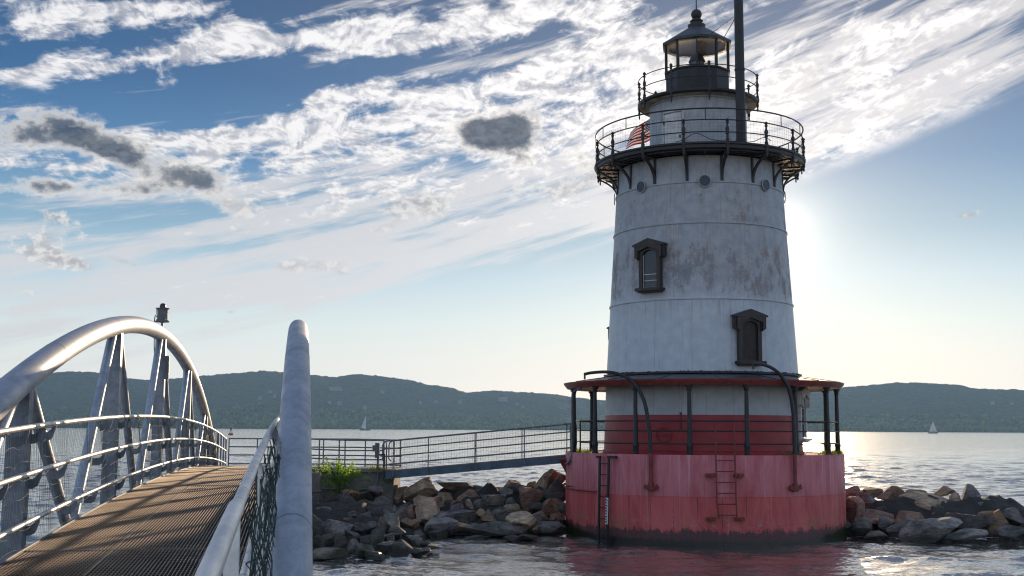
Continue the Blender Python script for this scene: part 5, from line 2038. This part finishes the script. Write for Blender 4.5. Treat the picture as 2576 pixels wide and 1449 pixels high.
def sailboat(x, dist, hm, heel, flip, label, jib):
    X, Y = ground(x, 1084, dist)
    T = empty('sailboat', (X, Y, 0), .5 * flip)
    tag(T, label, 'sailboat')
    k = hm / 12.0
    V, F = [], []
    for i, t in enumerate(np.linspace(0, 1, 13)):
        w = 1.55 * k * (math.sin(math.pi * min(1, t * .80 + .14)) ** .7) if t < .98 else .03
        xx = (-4.5 + 9.5 * t) * k
        for yy, zz in ((-w, 1.0), (-w * .85, .3), (0, -.4), (w * .85, .3), (w, 1.0)):
            V.append((xx, yy, (zz + .25 * t * t * (zz > .9)) * k))
    for i in range(12):
        for j in range(4):
            a = i * 5 + j
            F.append((a, a + 5, a + 6, a + 1))
        F.append((i * 5 + 4, i * 5 + 9, i * 5 + 5, i * 5))
    b = MB()
    b.raw(V, F)
    b.raw([V[j] for j in range(5)], [(0, 1, 2, 3, 4)])
    b.build('hull', M['hull_blue'], T)
    b = MB()
    b.box((-.4 * k, 0, 1.3 * k), (3.2 * k, 1.5 * k, .7 * k))
    b.build('cabin', M['hull_white'], T)
    b = MB()
    h = np.array([0, heel, 1.0])
    b.tube([np.array([.8 * k, 0, .8 * k]), np.array([.8 * k, 0, .8 * k]) + h * 12.2 * k], .09 * k, 8)
    b.tube([np.array([.7 * k, 0, 2.1 * k]), np.array([-3.6 * k, .3 * k, 2.2 * k])], .08 * k, 8)
    b.build('mast', M['hull_white'], T)
    def sail(tack, head, clew, name):
        b = MB()
        n = 9
        V, F = [], []
        for i in range(n + 1):
            for j in range(n + 1):
                u, v = i / n, j / n
                p = np.array(tack) * (1 - v) + np.array(head) * v
                q = np.array(clew) * (1 - v) + np.array(head) * v
                P = p * (1 - u) + q * u
                P = P + np.array([-.25 * k * math.sin(math.pi * v) * u, .5 * k * math.sin(math.pi * u) * (1 - v), 0])
                V.append(P)
        for i in range(n):
            for j in range(n):
                a = i * (n + 1) + j
                F.append((a, a + 1, a + n + 2, a + n + 1))
        b.raw(V, F)
        b.build(name, M['sail'], T)
    sail((.7 * k, .05, 2.2 * k), (.75 * k, heel * 11.8 * k, 12.4 * k), (-3.5 * k, .5 * k, 2.3 * k), 'mainsail')
    if jib:
        sail((4.7 * k, 0, 1.4 * k), (1.0 * k, heel * 10.5 * k, 11.2 * k), (1.2 * k, .8 * k, 2.0 * k), 'jib')


sailboat(918, 1900, 21.5, .02, 1, 'sailboat with a single tall sail out on the river left of the lighthouse', False)
sailboat(2346, 1750, 17.5, .03, -1, 'sailboat with mainsail and jib out on the river right of the lighthouse', True)


def build_buoy():
    X, Y = ground(581, 1085, 560)
    T = empty('buoy', (X, Y, 0))
    tag(T, 'red navigation buoy floating beyond the end of the footbridge', 'buoy')
    b = MB()
    b.lathe([(.2, -.4), (1.15, -.3), (1.25, .1), (1.2, .55), (1.0, .75), (.1, .8)], 24)
    b.build('float', M['buoy_red'], T)
    b = MB()
    for k in range(4):
        a = k * 1.5708 + .5
        b.tube([(.75 * math.cos(a), .75 * math.sin(a), .75), (.35 * math.cos(a), .35 * math.sin(a), 2.5)], .07, 8)
    for z, r_ in ((1.3, .66), (1.9, .50)):
        b.tube([(r_ * math.cos(t), r_ * math.sin(t), z) for t in np.linspace(0, 6.28, 16, endpoint=False)], .05, 6, closed=True)
    b.build('cage', M['buoy_red'], T)
    b = MB()
    b.lathe([(.02, 2.45), (.48, 2.5), (.5, 3.2), (.42, 3.3), (.2, 3.35), (.2, 3.65), (.02, 3.7)], 16)
    b.build('topmark', M['buoy_red'], T)


build_buoy()


def build_houses():
    H = [(300, 1015), (322, 1018), (480, 1007), (655, 1003), (691, 998), (680, 987), (828, 1015), (854, 1017), (962, 988), (917, 1027), (1058, 1015), (1097, 1013), (1157, 1014), (1301, 1019), (1316, 1026), (1132, 1069), (1194, 1073), (1223, 1069), (988, 1071), (960, 1069), (1064, 1069), (811, 1071), (2220, 1057), (2268, 1059), (2330, 1075), (2497, 1016), (2546, 1018), (2556, 1083), (2300, 1061)]
    r = np.random.default_rng(9)
    def one(x, y, w, h, name, label, group, mat):
        a, e = azel(x, y)
        ds = np.linspace(SHORE - 5, CREST, 400)
        hh = hill_h(np.full_like(ds, a), ds, False)
        ee = np.degrees(np.arctan2(hh - WZ, ds))
        i = int(np.argmax(ee >= e)) if (ee >= e).any() else 0
        d = ds[i] - 14
        z = max(.6, float(hill_h(np.array([a]), np.array([ds[i]]), False)[0]))
        T = empty(name, (d * math.sin(R(a)), d * math.cos(R(a)), z - 2), -R(a) + r.uniform(-.5, .5))
        tag(T, label, 'house', group)
        b = MB()
        b.box((0, 0, h / 2), (w, w * .7, h + 6))
        b.build('wall', mat, T)
        b = MB()
        rr = h * .45
        b.raw([(-w * .55, -w * .4, h + 3), (w * .55, -w * .4, h + 3), (w * .55, w * .4, h + 3), (-w * .55, w * .4, h + 3), (-w * .55, 0, h + 3 + rr), (w * .55, 0, h + 3 + rr)], [(0, 1, 5, 4), (2, 3, 4, 5), (1, 2, 5), (3, 0, 4), (3, 2, 1, 0)])
        b.build('roof', M['slate'], T)
    for x, y in H:
        one(x, y, r.uniform(9, 15), r.uniform(5, 8), 'house', 'small pale house half hidden in the trees of the far hills', 'houses scattered over the far hillside', M['house_wall'])
    one(1265, 1007, 34, 8, 'large_house', 'long white building standing out high on the far slope left of the lighthouse', None, M['house_wall'])
    one(845, 981, 46, 8, 'large_house', 'low pale building halfway up the hill just right of the thick right arch tube', None, M['house_wall'])
    for x, w, lab in ((590, 26, 'low waterfront building above the red buoy, under the far hills'), (618, 30, 'wider waterfront building right of the red buoy at the far shore'), (548, 22, 'low waterfront building just left of the red buoy at the far shore')):
        one(x, 1073, w, 5, 'waterfront_building', lab, None, M['house_wall'])


build_houses()

# ---------------------------------------------------------------- air
HAZE = 5.6e-5


def build_haze():
    m = bpy.data.materials.new('haze')
    m.use_nodes = True
    nt = m.node_tree
    nt.nodes.clear()
    out = nt.nodes.new('ShaderNodeOutputMaterial')
    v = nt.nodes.new('ShaderNodeVolumePrincipled')
    v.inputs['Color'].default_value = (.36, .63, 1.0, 1)
    v.inputs['Density'].default_value = HAZE
    v.inputs['Anisotropy'].default_value = .25
    nt.links.new(v.outputs[0], out.inputs['Volume'])
    m.cycles.homogeneous_volume = True if hasattr(m.cycles, 'homogeneous_volume') else None
    b = MB()
    b.box((0, 3200, 154), (15000, 8400, 312))
    o = b.build('haze', m, sharp=0)
    tag(o, kind='stuff', label='thin blue haze over the river', cat='haze')


build_haze()
